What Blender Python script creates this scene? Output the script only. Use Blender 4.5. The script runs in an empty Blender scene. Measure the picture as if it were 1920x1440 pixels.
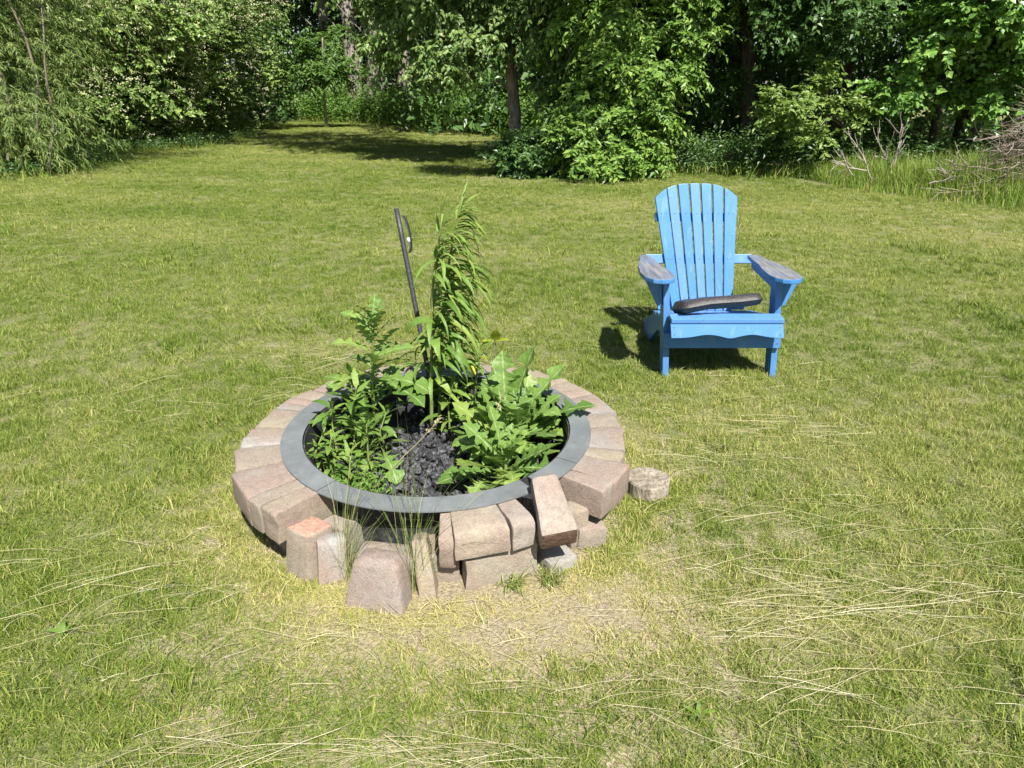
import bpy, bmesh, math
import numpy as np
from mathutils import Vector, Matrix, Euler, noise as mnoise

SC = bpy.context.scene
COL = SC.collection
R = math.radians

# ------------------------------------------------------------------ camera, sky, sun, exposure
CAM_H, PITCH, FPX = 1.21, R(23.13), 1280.0
cd = bpy.data.cameras.new('camera'); cam = bpy.data.objects.new('camera', cd); COL.objects.link(cam)
cam.location = (0, 0, CAM_H); cam.rotation_euler = (R(90) - PITCH, 0, 0)
cd.sensor_width = 36.0; cd.lens = FPX / 1920 * 36.0; cd.clip_start = 0.05; cd.clip_end = 400
SC.camera = cam

SUN_DIR = Vector((0.24, -0.72, 1.0)).normalized()          # towards the sun
SUN_EL = math.asin(SUN_DIR.z); SUN_ROT = math.atan2(SUN_DIR.x, SUN_DIR.y)
w = bpy.data.worlds.new('World'); SC.world = w; w.use_nodes = True
nt = w.node_tree; bg = nt.nodes['Background']
sky = nt.nodes.new('ShaderNodeTexSky'); sky.sky_type = 'NISHITA'; sky.sun_disc = False
sky.sun_elevation = SUN_EL; sky.sun_rotation = SUN_ROT
nt.links.new(sky.outputs[0], bg.inputs['Color']); bg.inputs['Strength'].default_value = 0.052
sl = bpy.data.lights.new('sun', 'SUN'); sl.energy = 5.0; sl.angle = R(0.53); sl.color = (1.0, 0.96, 0.89)
so = bpy.data.objects.new('sun', sl); COL.objects.link(so)
so.rotation_euler = SUN_DIR.to_track_quat('Z', 'Y').to_euler(); so.location = (4, -8, 14)
SC.view_settings.view_transform = 'Standard'; SC.view_settings.look = 'None'
SC.view_settings.exposure = 1.05; SC.view_settings.gamma = 1.0
try: SC.view_settings.use_curve_mapping = False
except Exception: pass
SC.render.engine = 'CYCLES'
SC.cycles.max_bounces = 8; SC.cycles.diffuse_bounces = 3; SC.cycles.glossy_bounces = 2
SC.cycles.transmission_bounces = 4; SC.cycles.transparent_max_bounces = 6

# ------------------------------------------------------------------ helpers
def ray(px, py):
    x = (px - 960) / FPX; y = -(py - 720) / FPX
    return Vector((x, math.cos(PITCH) + y * math.sin(PITCH), -math.sin(PITCH) + y * math.cos(PITCH)))
def at_z(px, py, z=0.0):
    d = ray(px, py); return Vector((0, 0, CAM_H)) + d * ((z - CAM_H) / d.z)
def at_y(px, py, Y):
    d = ray(px, py); return Vector((0, 0, CAM_H)) + d * (Y / d.y)

def tag(o, label=None, cat=None, group=None, kind=None):
    if label: o['label'] = label
    if cat: o['category'] = cat
    if group: o['group'] = group
    if kind: o['kind'] = kind
    return o
def link(name, me, mat=None, parent=None, loc=None):
    o = bpy.data.objects.new(name, me); COL.objects.link(o)
    if mat is not None and me is not None and len(me.materials) == 0: me.materials.append(mat)
    if parent is not None: o.parent = parent
    if loc is not None: o.location = loc
    return o
def empty(name, loc, rz=0.0):
    o = bpy.data.objects.new(name, None); COL.objects.link(o); o.location = loc; o.rotation_euler.z = rz
    o.empty_display_size = 0.1
    return o
def mesh_np(name, V, F, smooth=False, uv=None):
    """V (n,3), F (m,k) int array of equal-size faces"""
    V = np.asarray(V, np.float32); F = np.asarray(F, np.int32); k = F.shape[1]
    me = bpy.data.meshes.new(name)
    me.vertices.add(len(V)); me.vertices.foreach_set('co', V.ravel())
    me.loops.add(F.size); me.loops.foreach_set('vertex_index', F.ravel())
    me.polygons.add(len(F)); me.polygons.foreach_set('loop_start', np.arange(0, F.size, k, dtype=np.int32))
    if uv is not None:
        l = me.uv_layers.new(name='UVMap'); l.data.foreach_set('uv', np.asarray(uv, np.float32)[F.ravel()].ravel())
    me.polygons.foreach_set('use_smooth', np.full(len(F), bool(smooth)))
    me.update(calc_edges=True)
    return me
def unit(a):
    return a / np.maximum(np.linalg.norm(a, axis=-1, keepdims=True), 1e-9)

def lattice(x, y, s, seed):
    """smooth value noise in 0..1"""
    rs = np.random.default_rng(seed); T = rs.random((256, 256))
    u = np.asarray(x) / s + 1000.37; v = np.asarray(y) / s + 1000.71
    i = np.floor(u).astype(int); j = np.floor(v).astype(int); a = u - i; b = v - j
    a = a * a * (3 - 2 * a); b = b * b * (3 - 2 * b)
    g = lambda p, q: T[p % 256, q % 256]
    return (g(i, j) * (1 - a) + g(i + 1, j) * a) * (1 - b) + (g(i, j + 1) * (1 - a) + g(i + 1, j + 1) * a) * b
def fbm(x, y, s, seed): return 0.55 * lattice(x, y, s, seed) + 0.3 * lattice(x, y, s / 2.3, seed + 1) + 0.15 * lattice(x, y, s / 5.1, seed + 2)

# ------------------------------------------------------------------ materials
def newmat(name):
    m = bpy.data.materials.new(name); m.use_nodes = True; n = m.node_tree
    return m, n, n.nodes['Principled BSDF'], n.nodes['Material Output']
def ramp(n, fac, cols, interp='LINEAR'):
    r = n.nodes.new('ShaderNodeValToRGB'); e = r.color_ramp.elements; r.color_ramp.interpolation = interp
    while len(e) < len(cols): e.new(0.5)
    for el, (p, c) in zip(e, cols): el.position = p; el.color = (*c, 1)
    if fac is not None: n.links.new(fac, r.inputs[0])
    return r
def noise(n, scale, detail=3, vec=None, rough=0.55):
    t = n.nodes.new('ShaderNodeTexNoise'); t.inputs['Scale'].default_value = scale; t.inputs['Detail'].default_value = detail
    t.inputs['Roughness'].default_value = rough
    if vec is not None: n.links.new(vec, t.inputs['Vector'])
    return t
def mixc(n, fac, a, b, mode='MIX'):
    x = n.nodes.new('ShaderNodeMix'); x.data_type = 'RGBA'; x.blend_type = mode
    for s, v in ((0, fac), (6, a), (7, b)):
        if hasattr(v, 'links'): n.links.new(v, x.inputs[s])
        elif s == 0: x.inputs[0].default_value = v
        else: x.inputs[s].default_value = (*v, 1)
    return x.outputs[2]
def math_n(n, op, a, b=None, clamp=False):
    x = n.nodes.new('ShaderNodeMath'); x.operation = op; x.use_clamp = clamp
    for s, v in ((0, a), (1, b)):
        if v is None: continue
        if hasattr(v, 'links'): n.links.new(v, x.inputs[s])
        else: x.inputs[s].default_value = v
    return x.outputs[0]
def bump(n, bs, h, strength=0.3, dist=0.01):
    b = n.nodes.new('ShaderNodeBump'); b.inputs['Strength'].default_value = strength; b.inputs['Distance'].default_value = dist
    n.links.new(h, b.inputs['Height']); n.links.new(b.outputs[0], bs.inputs['Normal'])
def objcoord(n):
    t = n.nodes.new('ShaderNodeTexCoord'); return t.outputs['Object']

def translucent(n, bs, out, col, trans):
    tr = n.nodes.new('ShaderNodeBsdfTranslucent'); mx = n.nodes.new('ShaderNodeMixShader'); mx.inputs[0].default_value = trans
    n.links.new(mixc(n, 0.55, col, (0.18, 0.31, 0.030)), tr.inputs['Color'])
    n.links.new(bs.outputs[0], mx.inputs[1]); n.links.new(tr.outputs[0], mx.inputs[2]); n.links.new(mx.outputs[0], out.inputs['Surface'])

def leaf_mat(name, cols, rough=0.5, trans=0.28, spec=0.35):
    m, n, bs, out = newmat(name)
    g = n.nodes.new('ShaderNodeNewGeometry')
    c = ramp(n, g.outputs['Random Per Island'], cols).outputs[0]
    n.links.new(c, bs.inputs['Base Color']); bs.inputs['Roughness'].default_value = rough
    bs.inputs['Specular IOR Level'].default_value = spec
    translucent(n, bs, out, c, trans)
    return m

def weed_mat(name, c1, c2, rib, ribw=0.035, trans=0.3):
    m, n, bs, out = newmat(name)
    uv = n.nodes.new('ShaderNodeUVMap'); sep = n.nodes.new('ShaderNodeSeparateXYZ'); n.links.new(uv.outputs[0], sep.inputs[0])
    oi = n.nodes.new('ShaderNodeObjectInfo')
    nz = noise(n, 9, 3, objcoord(n)).outputs[0]
    f = math_n(n, 'ADD', math_n(n, 'MULTIPLY', oi.outputs['Random'], 0.75), math_n(n, 'MULTIPLY', nz, 0.4))
    c = ramp(n, f, [(0.15, c1), (0.78, c2), (1.0, tuple(a_ * .75 + b_ * .25 for a_, b_ in zip(c2, (.42, .38, .06))))]).outputs[0]
    d = math_n(n, 'ABSOLUTE', math_n(n, 'SUBTRACT', sep.outputs[0], 0.5))
    ribf = math_n(n, 'LESS_THAN', d, ribw)
    # side veins
    v = math_n(n, 'FRACT', math_n(n, 'SUBTRACT', math_n(n, 'MULTIPLY', sep.outputs[1], 9.0), math_n(n, 'MULTIPLY', d, 5.0)))
    vf = math_n(n, 'MULTIPLY', math_n(n, 'LESS_THAN', v, 0.09), 0.35)
    c = mixc(n, vf, c, rib); c = mixc(n, math_n(n, 'MULTIPLY', ribf, 0.8), c, rib)
    n.links.new(c, bs.inputs['Base Color']); bs.inputs['Roughness'].default_value = 0.45; bs.inputs['Specular IOR Level'].default_value = 0.4
    bump(n, bs, nz, 0.35, 0.02)
    translucent(n, bs, out, c, trans)
    return m

def plain(name, col, rough=0.6, spec=0.3, bscale=None, bstr=0.3, var=0.25):
    m, n, bs, out = newmat(name)
    oc = objcoord(n); nz = noise(n, bscale or 30, 4, oc).outputs[0]
    dk = tuple(v * (1 - var) for v in col); lt = tuple(min(1, v * (1 + var)) for v in col)
    n.links.new(ramp(n, nz, [(0.3, dk), (0.7, lt)]).outputs[0], bs.inputs['Base Color'])
    bs.inputs['Roughness'].default_value = rough; bs.inputs['Specular IOR Level'].default_value = spec
    if bscale: bump(n, bs, nz, bstr, 0.01)
    return m

def bark_mat(name, c1, c2):
    m, n, bs, out = newmat(name)
    oc = objcoord(n); mp = n.nodes.new('ShaderNodeMapping'); mp.inputs['Scale'].default_value = (14, 14, 3.5); n.links.new(oc, mp.inputs[0])
    nz = noise(n, 1.6, 6, mp.outputs[0], 0.65).outputs[0]
    n.links.new(ramp(n, nz, [(0.32, c1), (0.62, c2)]).outputs[0], bs.inputs['Base Color'])
    bs.inputs['Roughness'].default_value = 0.9; bump(n, bs, nz, 0.9, 0.05)
    return m

def grass_mat(name, lush, mid, straw):
    """colour of each blade: its own draw plus how dry the patch it stands in is (instance attribute)"""
    m, n, bs, out = newmat(name)
    g = n.nodes.new('ShaderNodeNewGeometry'); oi = n.nodes.new('ShaderNodeObjectInfo')
    at = n.nodes.new('ShaderNodeAttribute'); at.attribute_type = 'INSTANCER'; at.attribute_name = 'dry'
    rnd = math_n(n, 'FRACT', math_n(n, 'ADD', g.outputs['Random Per Island'], math_n(n, 'MULTIPLY', oi.outputs['Random'], 7.31)))
    f = math_n(n, 'ADD', math_n(n, 'MULTIPLY', rnd, 0.72), math_n(n, 'SUBTRACT', math_n(n, 'MULTIPLY', at.outputs['Fac'], 0.85), 0.30))
    c = ramp(n, f, [(0.0, lush), (0.42, mid), (0.72, straw), (1.0, tuple(v * 1.15 for v in straw))]).outputs[0]
    n.links.new(c, bs.inputs['Base Color']); bs.inputs['Roughness'].default_value = 0.55; bs.inputs['Specular IOR Level'].default_value = 0.3
    tr = n.nodes.new('ShaderNodeBsdfTranslucent'); mx = n.nodes.new('ShaderNodeMixShader'); mx.inputs[0].default_value = 0.25
    n.links.new(c, tr.inputs['Color']); n.links.new(bs.outputs[0], mx.inputs[1]); n.links.new(tr.outputs[0], mx.inputs[2]); n.links.new(mx.outputs[0], out.inputs['Surface'])
    return m

def brick_mat():
    m, n, bs, out = newmat('concrete_brick')
    oi = n.nodes.new('ShaderNodeObjectInfo'); oc = objcoord(n)
    add = n.nodes.new('ShaderNodeVectorMath'); add.operation = 'ADD'
    sc_ = n.nodes.new('ShaderNodeVectorMath'); sc_.operation = 'SCALE'; sc_.inputs[0].default_value = (13.1, 7.7, 5.3)
    n.links.new(oi.outputs['Random'], sc_.inputs['Scale']); n.links.new(oc, add.inputs[0]); n.links.new(sc_.outputs[0], add.inputs[1])
    P = add.outputs[0]
    big = noise(n, 9, 3, P).outputs[0]; mid = noise(n, 48, 5, P, 0.75).outputs[0]; fine = noise(n, 210, 3, P, 0.85).outputs[0]
    c = oi.outputs['Color']
    c2 = mixc(n, ramp(n, big, [(0.4, (0, 0, 0)), (0.68, (1, 1, 1))]).outputs[0], c, (0.385, 0.29, 0.235))
    c2 = mixc(n, math_n(n, 'MULTIPLY', ramp(n, big, [(0.24, (1, 1, 1)), (0.42, (0, 0, 0))]).outputs[0], 0.75), c2, (0.41, 0.38, 0.33))
    c3 = mixc(n, ramp(n, mid, [(0.32, (0.0,) * 3), (0.60, (1.0,) * 3)]).outputs[0], mixc(n, 0.42, c2, (0.2, 0.17, 0.15)), c2)
    c4 = mixc(n, ramp(n, fine, [(0.56, (0,) * 3), (0.66, (0.55,) * 3)]).outputs[0], c3, (0.58, 0.53, 0.47))
    c4 = mixc(n, ramp(n, fine, [(0.32, (0.6,) * 3), (0.43, (0,) * 3)]).outputs[0], c4, (0.12, 0.10, 0.09))
    stain = noise(n, 14, 5, P, .7).outputs[0]; c4 = mixc(n, ramp(n, stain, [(.56, (0,) * 3), (.70, (.45,) * 3)]).outputs[0], c4, (.23, .20, .165))
    c4 = mixc(n, 1.0, c4, (.79, .79, .79), 'MULTIPLY')
    n.links.new(c4, bs.inputs['Base Color']); bs.inputs['Roughness'].default_value = 0.92; bs.inputs['Specular IOR Level'].default_value = 0.2
    h = math_n(n, 'ADD', math_n(n, 'MULTIPLY', mid, 0.6), math_n(n, 'MULTIPLY', fine, 0.5))
    bump(n, bs, h, 1.0, 0.006)
    return m

def blue_paint(name, worn=0.15, grey=False):
    m, n, bs, out = newmat(name)
    oc = objcoord(n); oi = n.nodes.new('ShaderNodeObjectInfo')
    mp = n.nodes.new('ShaderNodeMapping'); mp.inputs['Scale'].default_value = (28, 28, 5) if not grey else (60, 7, 20); n.links.new(oc, mp.inputs[0])
    off = n.nodes.new('ShaderNodeVectorMath'); off.operation = 'SCALE'; off.inputs[0].default_value = (3, 9, 5); n.links.new(oi.outputs['Random'], off.inputs['Scale'])
    n.links.new(off.outputs[0], mp.inputs['Location'])
    g = noise(n, 1.2, 5, mp.outputs[0], 0.6).outputs[0]; b = noise(n, 7, 3, oc).outputs[0]
    base = ramp(n, b, [(0.3, (0.040, 0.170, 0.42)), (0.75, (0.070, 0.210, 0.47))]).outputs[0]
    base = mixc(n, math_n(n, 'MULTIPLY', oi.outputs['Random'], 0.5), base, (0.145, 0.26, 0.50))
    base = mixc(n, math_n(n, 'MULTIPLY', g, 0.25), base, (0.055, 0.19, 0.42))
    wear = ramp(n, g, [(0.5 - worn * 0.5 if grey else 0.70 - worn * 0.3, (0,) * 3), (0.56 if grey else 0.75, (1,) * 3)]).outputs[0]
    wood = ramp(n, g, [(0.3, (0.085, 0.083, 0.085)), (0.7, (0.235, 0.230, 0.228))]).outputs[0]
    if grey: c = mixc(n, ramp(n, b, [(0.36, (1,) * 3), (0.66, (0.30,) * 3)]).outputs[0], base, wood); c = mixc(n, math_n(n, 'MULTIPLY', wear, 0.8), c, wood)
    else:
        c = mixc(n, math_n(n, 'MULTIPLY', wear, 0.38), base, (0.28, 0.38, 0.56))
        dirt = noise(n, 3.2, 5, oc, .7).outputs[0]; c = mixc(n, ramp(n, dirt, [(.55, (0,) * 3), (.75, (.30,) * 3)]).outputs[0], c, (.17, .30, .55))
        spk = noise(n, 46, 3, oc, .6).outputs[0]; c = mixc(n, ramp(n, spk, [(.70, (0,) * 3), (.74, (.8,) * 3)]).outputs[0], c, (.42, .44, .46))
        c = mixc(n, ramp(n, spk, [(.27, (.7,) * 3), (.31, (0,) * 3)]).outputs[0], c, (.09, .10, .12))
    n.links.new(c, bs.inputs['Base Color']); bs.inputs['Roughness'].default_value = 0.75 if grey else 0.42
    bs.inputs['Specular IOR Level'].default_value = 0.3
    bump(n, bs, g, 0.5 if grey else 0.18, 0.004)
    return m

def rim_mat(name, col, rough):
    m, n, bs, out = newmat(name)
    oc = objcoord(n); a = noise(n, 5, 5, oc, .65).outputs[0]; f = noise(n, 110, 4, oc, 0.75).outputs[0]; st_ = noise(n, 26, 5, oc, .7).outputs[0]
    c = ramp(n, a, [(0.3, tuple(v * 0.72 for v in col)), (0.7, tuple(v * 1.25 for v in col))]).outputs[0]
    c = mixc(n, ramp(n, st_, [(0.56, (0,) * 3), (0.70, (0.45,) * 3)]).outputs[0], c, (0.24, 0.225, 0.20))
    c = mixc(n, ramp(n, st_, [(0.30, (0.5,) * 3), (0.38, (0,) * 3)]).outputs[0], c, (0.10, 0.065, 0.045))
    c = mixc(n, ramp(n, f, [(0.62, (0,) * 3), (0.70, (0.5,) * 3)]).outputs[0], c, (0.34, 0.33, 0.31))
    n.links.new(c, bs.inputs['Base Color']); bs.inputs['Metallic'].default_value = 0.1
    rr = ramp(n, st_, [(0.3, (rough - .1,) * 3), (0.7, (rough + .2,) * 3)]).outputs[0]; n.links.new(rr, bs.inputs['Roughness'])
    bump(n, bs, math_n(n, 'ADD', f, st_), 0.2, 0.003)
    return m

def ground_mat():
    m, n, bs, out = newmat('lawn_soil')
    oc = objcoord(n)
    a = noise(n, 0.5, 4, oc).outputs[0]; b = noise(n, 7, 5, oc, 0.7).outputs[0]; c = noise(n, 90, 4, oc, 0.75).outputs[0]
    col = ramp(n, c, [(0.3, (0.18, 0.145, 0.085)), (0.5, (0.34, 0.285, 0.185)), (0.72, (0.52, 0.46, 0.33))]).outputs[0]
    gr = ramp(n, c, [(0.3, (0.085, 0.105, 0.036)), (0.7, (0.25, 0.265, 0.10))]).outputs[0]
    f = math_n(n, 'ADD', math_n(n, 'MULTIPLY', a, 0.6), math_n(n, 'MULTIPLY', b, 0.5))
    dv = n.nodes.new('ShaderNodeVectorMath'); dv.operation = 'DISTANCE'; n.links.new(oc, dv.inputs[0]); dv.inputs[1].default_value = (-.08, 1.72, 0)
    far = math_n(n, 'ADD', dv.outputs['Value'], math_n(n, 'MULTIPLY', math_n(n, 'SUBTRACT', b, .5), 1.2))
    farf = ramp(n, math_n(n, 'MULTIPLY', far, .5), [(0.36, (0,) * 3), (0.52, (1,) * 3)]).outputs[0]
    gm = ramp(n, f, [(0.40, (.45,) * 3), (0.60, (.95,) * 3)]).outputs[0]
    col = mixc(n, mixc(n, 1.0, gm, farf, 'MULTIPLY'), col, gr)
    n.links.new(col, bs.inputs['Base Color']); bs.inputs['Roughness'].default_value = 0.95; bs.inputs['Specular IOR Level'].default_value = 0.1
    bump(n, bs, math_n(n, 'ADD', b, c), 0.8, 0.02)
    return m

M = {}
M['ground'] = ground_mat()
M['grass'] = grass_mat('grass_blade', (0.085, 0.150, 0.016), (0.222, 0.285, 0.042), (0.47, 0.425, 0.165))
M['tall_grass'] = leaf_mat('tall_grass_blade', [(0.0, (0.10, 0.19, 0.020)), (0.55, (0.20, 0.31, 0.038)), (0.85, (0.32, 0.34, 0.08)), (1.0, (0.46, 0.37, 0.18))], 0.55, 0.25)
M['straw'] = leaf_mat('straw_strand', [(0.0, (0.16, 0.17, 0.06)), (0.45, (0.28, 0.25, 0.12)), (0.85, (0.40, 0.35, 0.20)), (1.0, (0.56, 0.52, 0.36))], 0.5, 0.1)
M['seed_grass'] = leaf_mat('seed_grass_blade', [(0.0, (0.09, 0.15, 0.022)), (0.6, (0.18, 0.23, 0.05)), (1.0, (0.42, 0.38, 0.17))], 0.5, 0.2)
M['brick'] = brick_mat()
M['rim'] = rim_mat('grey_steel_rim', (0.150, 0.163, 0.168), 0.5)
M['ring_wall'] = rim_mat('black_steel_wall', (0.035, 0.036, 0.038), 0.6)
M['coal'] = plain('charcoal', (0.045, 0.045, 0.050), 0.5, 0.6, 60, 0.9, 0.7)
M['iron'] = plain('black_iron', (0.035, 0.036, 0.042), 0.5, 0.5, 80, 0.25, 0.3)
M['bare_metal'] = plain('bare_metal', (0.55, 0.55, 0.56), 0.35, 0.6, 60, 0.1, 0.1)
M['blue'] = blue_paint('blue_paint', .45); M['arm'] = blue_paint('weathered_arm', 0.5, True)
M['screw'] = plain('screw_head', (0.06, 0.07, 0.09), 0.5)
M['vinyl'] = plain('black_vinyl', (0.032, 0.030, 0.030), 0.5, 0.45, 120, 0.2, 0.45)
M['old_wood'] = bark_mat('old_wood', (0.17, 0.14, 0.10), (0.38, 0.33, 0.26))
M['stick'] = leaf_mat('dead_stick', [(0.0, (0.10, 0.075, 0.055)), (0.6, (0.22, 0.175, 0.135)), (1.0, (0.38, 0.33, 0.28))], 0.85, 0.0)
M['dead_branch'] = leaf_mat('dead_branch', [(0.0, (0.22, 0.19, 0.155)), (1.0, (0.42, 0.385, 0.33))], 0.85, 0.0)
M['bark'] = bark_mat('tree_bark', (0.10, 0.085, 0.07), (0.38, 0.335, 0.285))
M['dark_bark'] = bark_mat('dark_bark', (0.035, 0.027, 0.022), (0.13, 0.105, 0.085))
M['stem'] = plain('green_stem', (0.16, 0.21, 0.06), 0.55)
M['grey_stem'] = plain('grey_stem', (0.19, 0.165, 0.13), 0.85)
M['thistle'] = weed_mat('thistle_leaf', (0.080, 0.165, 0.030), (0.180, 0.295, 0.062), (0.36, 0.43, 0.20))
M['lance'] = weed_mat('lance_leaf', (0.080, 0.165, 0.026), (0.190, 0.300, 0.060), (0.20, 0.29, 0.07), 0.02)
M['yellow_leaf'] = weed_mat('yellow_leaf', (0.36, 0.42, 0.03), (0.48, 0.50, 0.05), (0.55, 0.55, 0.15), 0.02, 0.4)
M['dry_leaf'] = plain('dry_leaf', (0.30, 0.17, 0.10), 0.8)
def greens(a, b, c=None): return [(0.0, a), (0.7, b), (1.0, c or b)]
M['willow'] = leaf_mat('willow_leaf', greens((0.055, 0.111, 0.020), (0.154, 0.222, 0.050), (0.271, 0.296, 0.099)), 0.5, 0.25)
M['viburnum'] = leaf_mat('viburnum_leaf', greens((0.073, 0.153, 0.029), (0.211, 0.313, 0.073), (0.350, 0.408, 0.131)), 0.42, 0.22, 0.45)
M['blossom'] = leaf_mat('cream_blossom', greens((0.42, 0.44, 0.22), (0.66, 0.64, 0.42)), 0.7, 0.2)
M['sumac'] = leaf_mat('sumac_leaf', greens((0.051, 0.115, 0.017), (0.106, 0.200, 0.034)), 0.5, 0.3)
M['ash'] = leaf_mat('ash_leaf', greens((0.062, 0.133, 0.027), (0.175, 0.266, 0.073), (0.253, 0.315, 0.098)), 0.45, 0.25, 0.4)
M['boxelder'] = leaf_mat('boxelder_leaf', greens((0.077, 0.168, 0.025), (0.203, 0.336, 0.062), (0.294, 0.406, 0.091)), 0.45, 0.3, 0.4)
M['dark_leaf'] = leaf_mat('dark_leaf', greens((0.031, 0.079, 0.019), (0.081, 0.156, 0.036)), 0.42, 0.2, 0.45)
M['maple'] = leaf_mat('maple_leaf', greens((0.105, 0.185, 0.032), (0.228, 0.320, 0.074)), 0.45, 0.3, 0.4)
M['poplar'] = leaf_mat('poplar_leaf', greens((0.064, 0.167, 0.026), (0.172, 0.328, 0.055), (0.255, 0.382, 0.091)), 0.38, 0.28, 0.5)
M['under'] = leaf_mat('undergrowth_leaf', greens((0.067, 0.157, 0.020), (0.157, 0.280, 0.050)), 0.5, 0.3)

# ------------------------------------------------------------------ geometry builders
T_QUAD = (np.array([(0, 0, 0), (.42, .5, .09), (1, 0, -.12), (.42, -.5, .09)]), np.array([(0, 2, 1), (0, 3, 2)]))
T_LANCE = (np.array([(0, 0, 0), (.3, .5, .06), (.3, -.5, .06), (.68, .38, -.03), (.68, -.38, -.03), (1, 0, -.22)]),
           np.array([(0, 2, 1), (1, 2, 4), (1, 4, 3), (3, 4, 5)]))
def leaf_cloud(P, D, N, L, W, tmpl):
    TV, TF = tmpl; D = unit(D); S = unit(np.cross(D, N)); N2 = np.cross(S, D)
    L = np.broadcast_to(L, len(P))[:, None, None]; W = np.broadcast_to(W, len(P))[:, None, None]
    V = P[:, None, :] + L * TV[None, :, 0:1] * D[:, None, :] + W * TV[None, :, 1:2] * S[:, None, :] + L * TV[None, :, 2:3] * N2[:, None, :]
    F = TF[None] + (np.arange(len(P)) * len(TV))[:, None, None]
    return V.reshape(-1, 3), F.reshape(-1, 3)

def sphere_pts(rng, n, shell):
    d = unit(rng.normal(size=(n, 3))); r = rng.random(n) ** shell
    return d, r
def crown_arrays(rng, blobs, leaf=(.07, .03), per=14, spray=.35, droop=.35, shell=.33, tmpl=T_QUAD, up=.8, dens=1.0, floor=0.05, jit=.6, side=.8, clump=.15):
    """blobs: (centre, radii, number of sprays). A spray is a twig with leaves either side."""
    Vs, Fs, k = [], [], 0
    for c, rad, ns in blobs:
        ns = int(ns * dens); c = np.array(c, float); rad = np.array(rad, float)
        nsub = max(5, ns // 22); d, r = sphere_pts(rng, nsub, shell); pick = rng.integers(0, nsub, ns); d, r = d[pick], r[pick]
        # uneven outline
        wob = 0.78 + 0.44 * (0.5 + 0.5 * np.sin(d[:, 0] * 5.1 + c[0]) * np.sin(d[:, 1] * 4.3 + c[1] * 2) * np.sin(d[:, 2] * 6.7 + c[2] * 3))
        B = c + d * rad * (r * wob)[:, None] + rng.normal(size=(ns, 3)) * rad * clump * np.array([1, 1, .7])
        ax = unit(d * rad * np.array([1, 1, .6]) + rng.normal(size=(ns, 3)) * jit * rad.mean() + np.array([0, 0, .15]))
        sl_ = spray * (.6 + .8 * rng.random(ns))
        t = (np.arange(per) + .5) / per
        tt = np.broadcast_to(t, (ns, per)) + rng.normal(size=(ns, per)) * .04
        P = B[:, None, :] + ax[:, None, :] * (sl_[:, None] * tt)[:, :, None]
        P[:, :, 2] -= droop * sl_[:, None] * tt ** 2 * .7
        sd = unit(np.cross(ax, np.array([0, 0, 1.0]) + 1e-3))
        sgn = np.where(np.arange(per) % 2 == 0, 1, -1)[None, :, None]
        D = ax[:, None, :] * .55 + sd[:, None, :] * sgn * side + rng.normal(size=(ns, per, 3)) * .35
        D[:, :, 2] -= droop
        N = np.array([.18, -.55, .95]) * up * 1.35 + d[:, None, :] * .55 + rng.normal(size=(ns, per, 3)) * .55
        P = P.reshape(-1, 3); D = D.reshape(-1, 3); N = N.reshape(-1, 3)
        keep = P[:, 2] > floor; P, D, N = P[keep], D[keep], N[keep]
        Ls = leaf[0] * (.65 + .7 * rng.random(len(P)))
        V, F = leaf_cloud(P, D, N, Ls, Ls * leaf[1] / leaf[0] * (.8 + .4 * rng.random(len(P))), tmpl)
        Vs.append(V); Fs.append(F + k); k += len(V)
    return np.concatenate(Vs), np.concatenate(Fs)

def tube_arrays(path, radii, sides=6):
    path = np.asarray(path, float); n = len(path); radii = np.broadcast_to(radii, n)
    tan = unit(np.gradient(path, axis=0)); ref = np.array([.31, .95, .05]) if abs(tan[:, 1]).mean() < .8 else np.array([1., 0, 0])
    a = unit(np.cross(tan, ref)); b = np.cross(tan, a)
    th = np.arange(sides) * 2 * math.pi / sides
    V = path[:, None, :] + radii[:, None, None] * (np.cos(th)[None, :, None] * a[:, None, :] + np.sin(th)[None, :, None] * b[:, None, :])
    F = []
    for i in range(n - 1):
        for j in range(sides):
            j2 = (j + 1) % sides; q = [i * sides + j, i * sides + j2, (i + 1) * sides + j2, (i + 1) * sides + j]
            F.append((q[0], q[1], q[2])); F.append((q[0], q[2], q[3]))
    for e, o_ in ((0, 1), (n - 1, 0)):
        for j in range(1, sides - 1):
            t = (e * sides, e * sides + j, e * sides + j + 1); F.append(t if not o_ else t[::-1])
    return V.reshape(-1, 3), np.array(F)
def join_arrays(lst):
    Vs, Fs, k = [], [], 0
    for V, F in lst: Vs.append(V); Fs.append(F + k); k += len(V)
    return np.concatenate(Vs), np.concatenate(Fs)
def wander(rng, a, b, n, amp):
    a = np.array(a, float); b = np.array(b, float); t = np.linspace(0, 1, n)[:, None]
    off = np.cumsum(rng.normal(size=(n, 3)) * amp, axis=0); off -= off[0] + t * (off[-1] - off[0])
    return a + (b - a) * t + off

def rel(V, base): return V - np.array(base, float)

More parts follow.
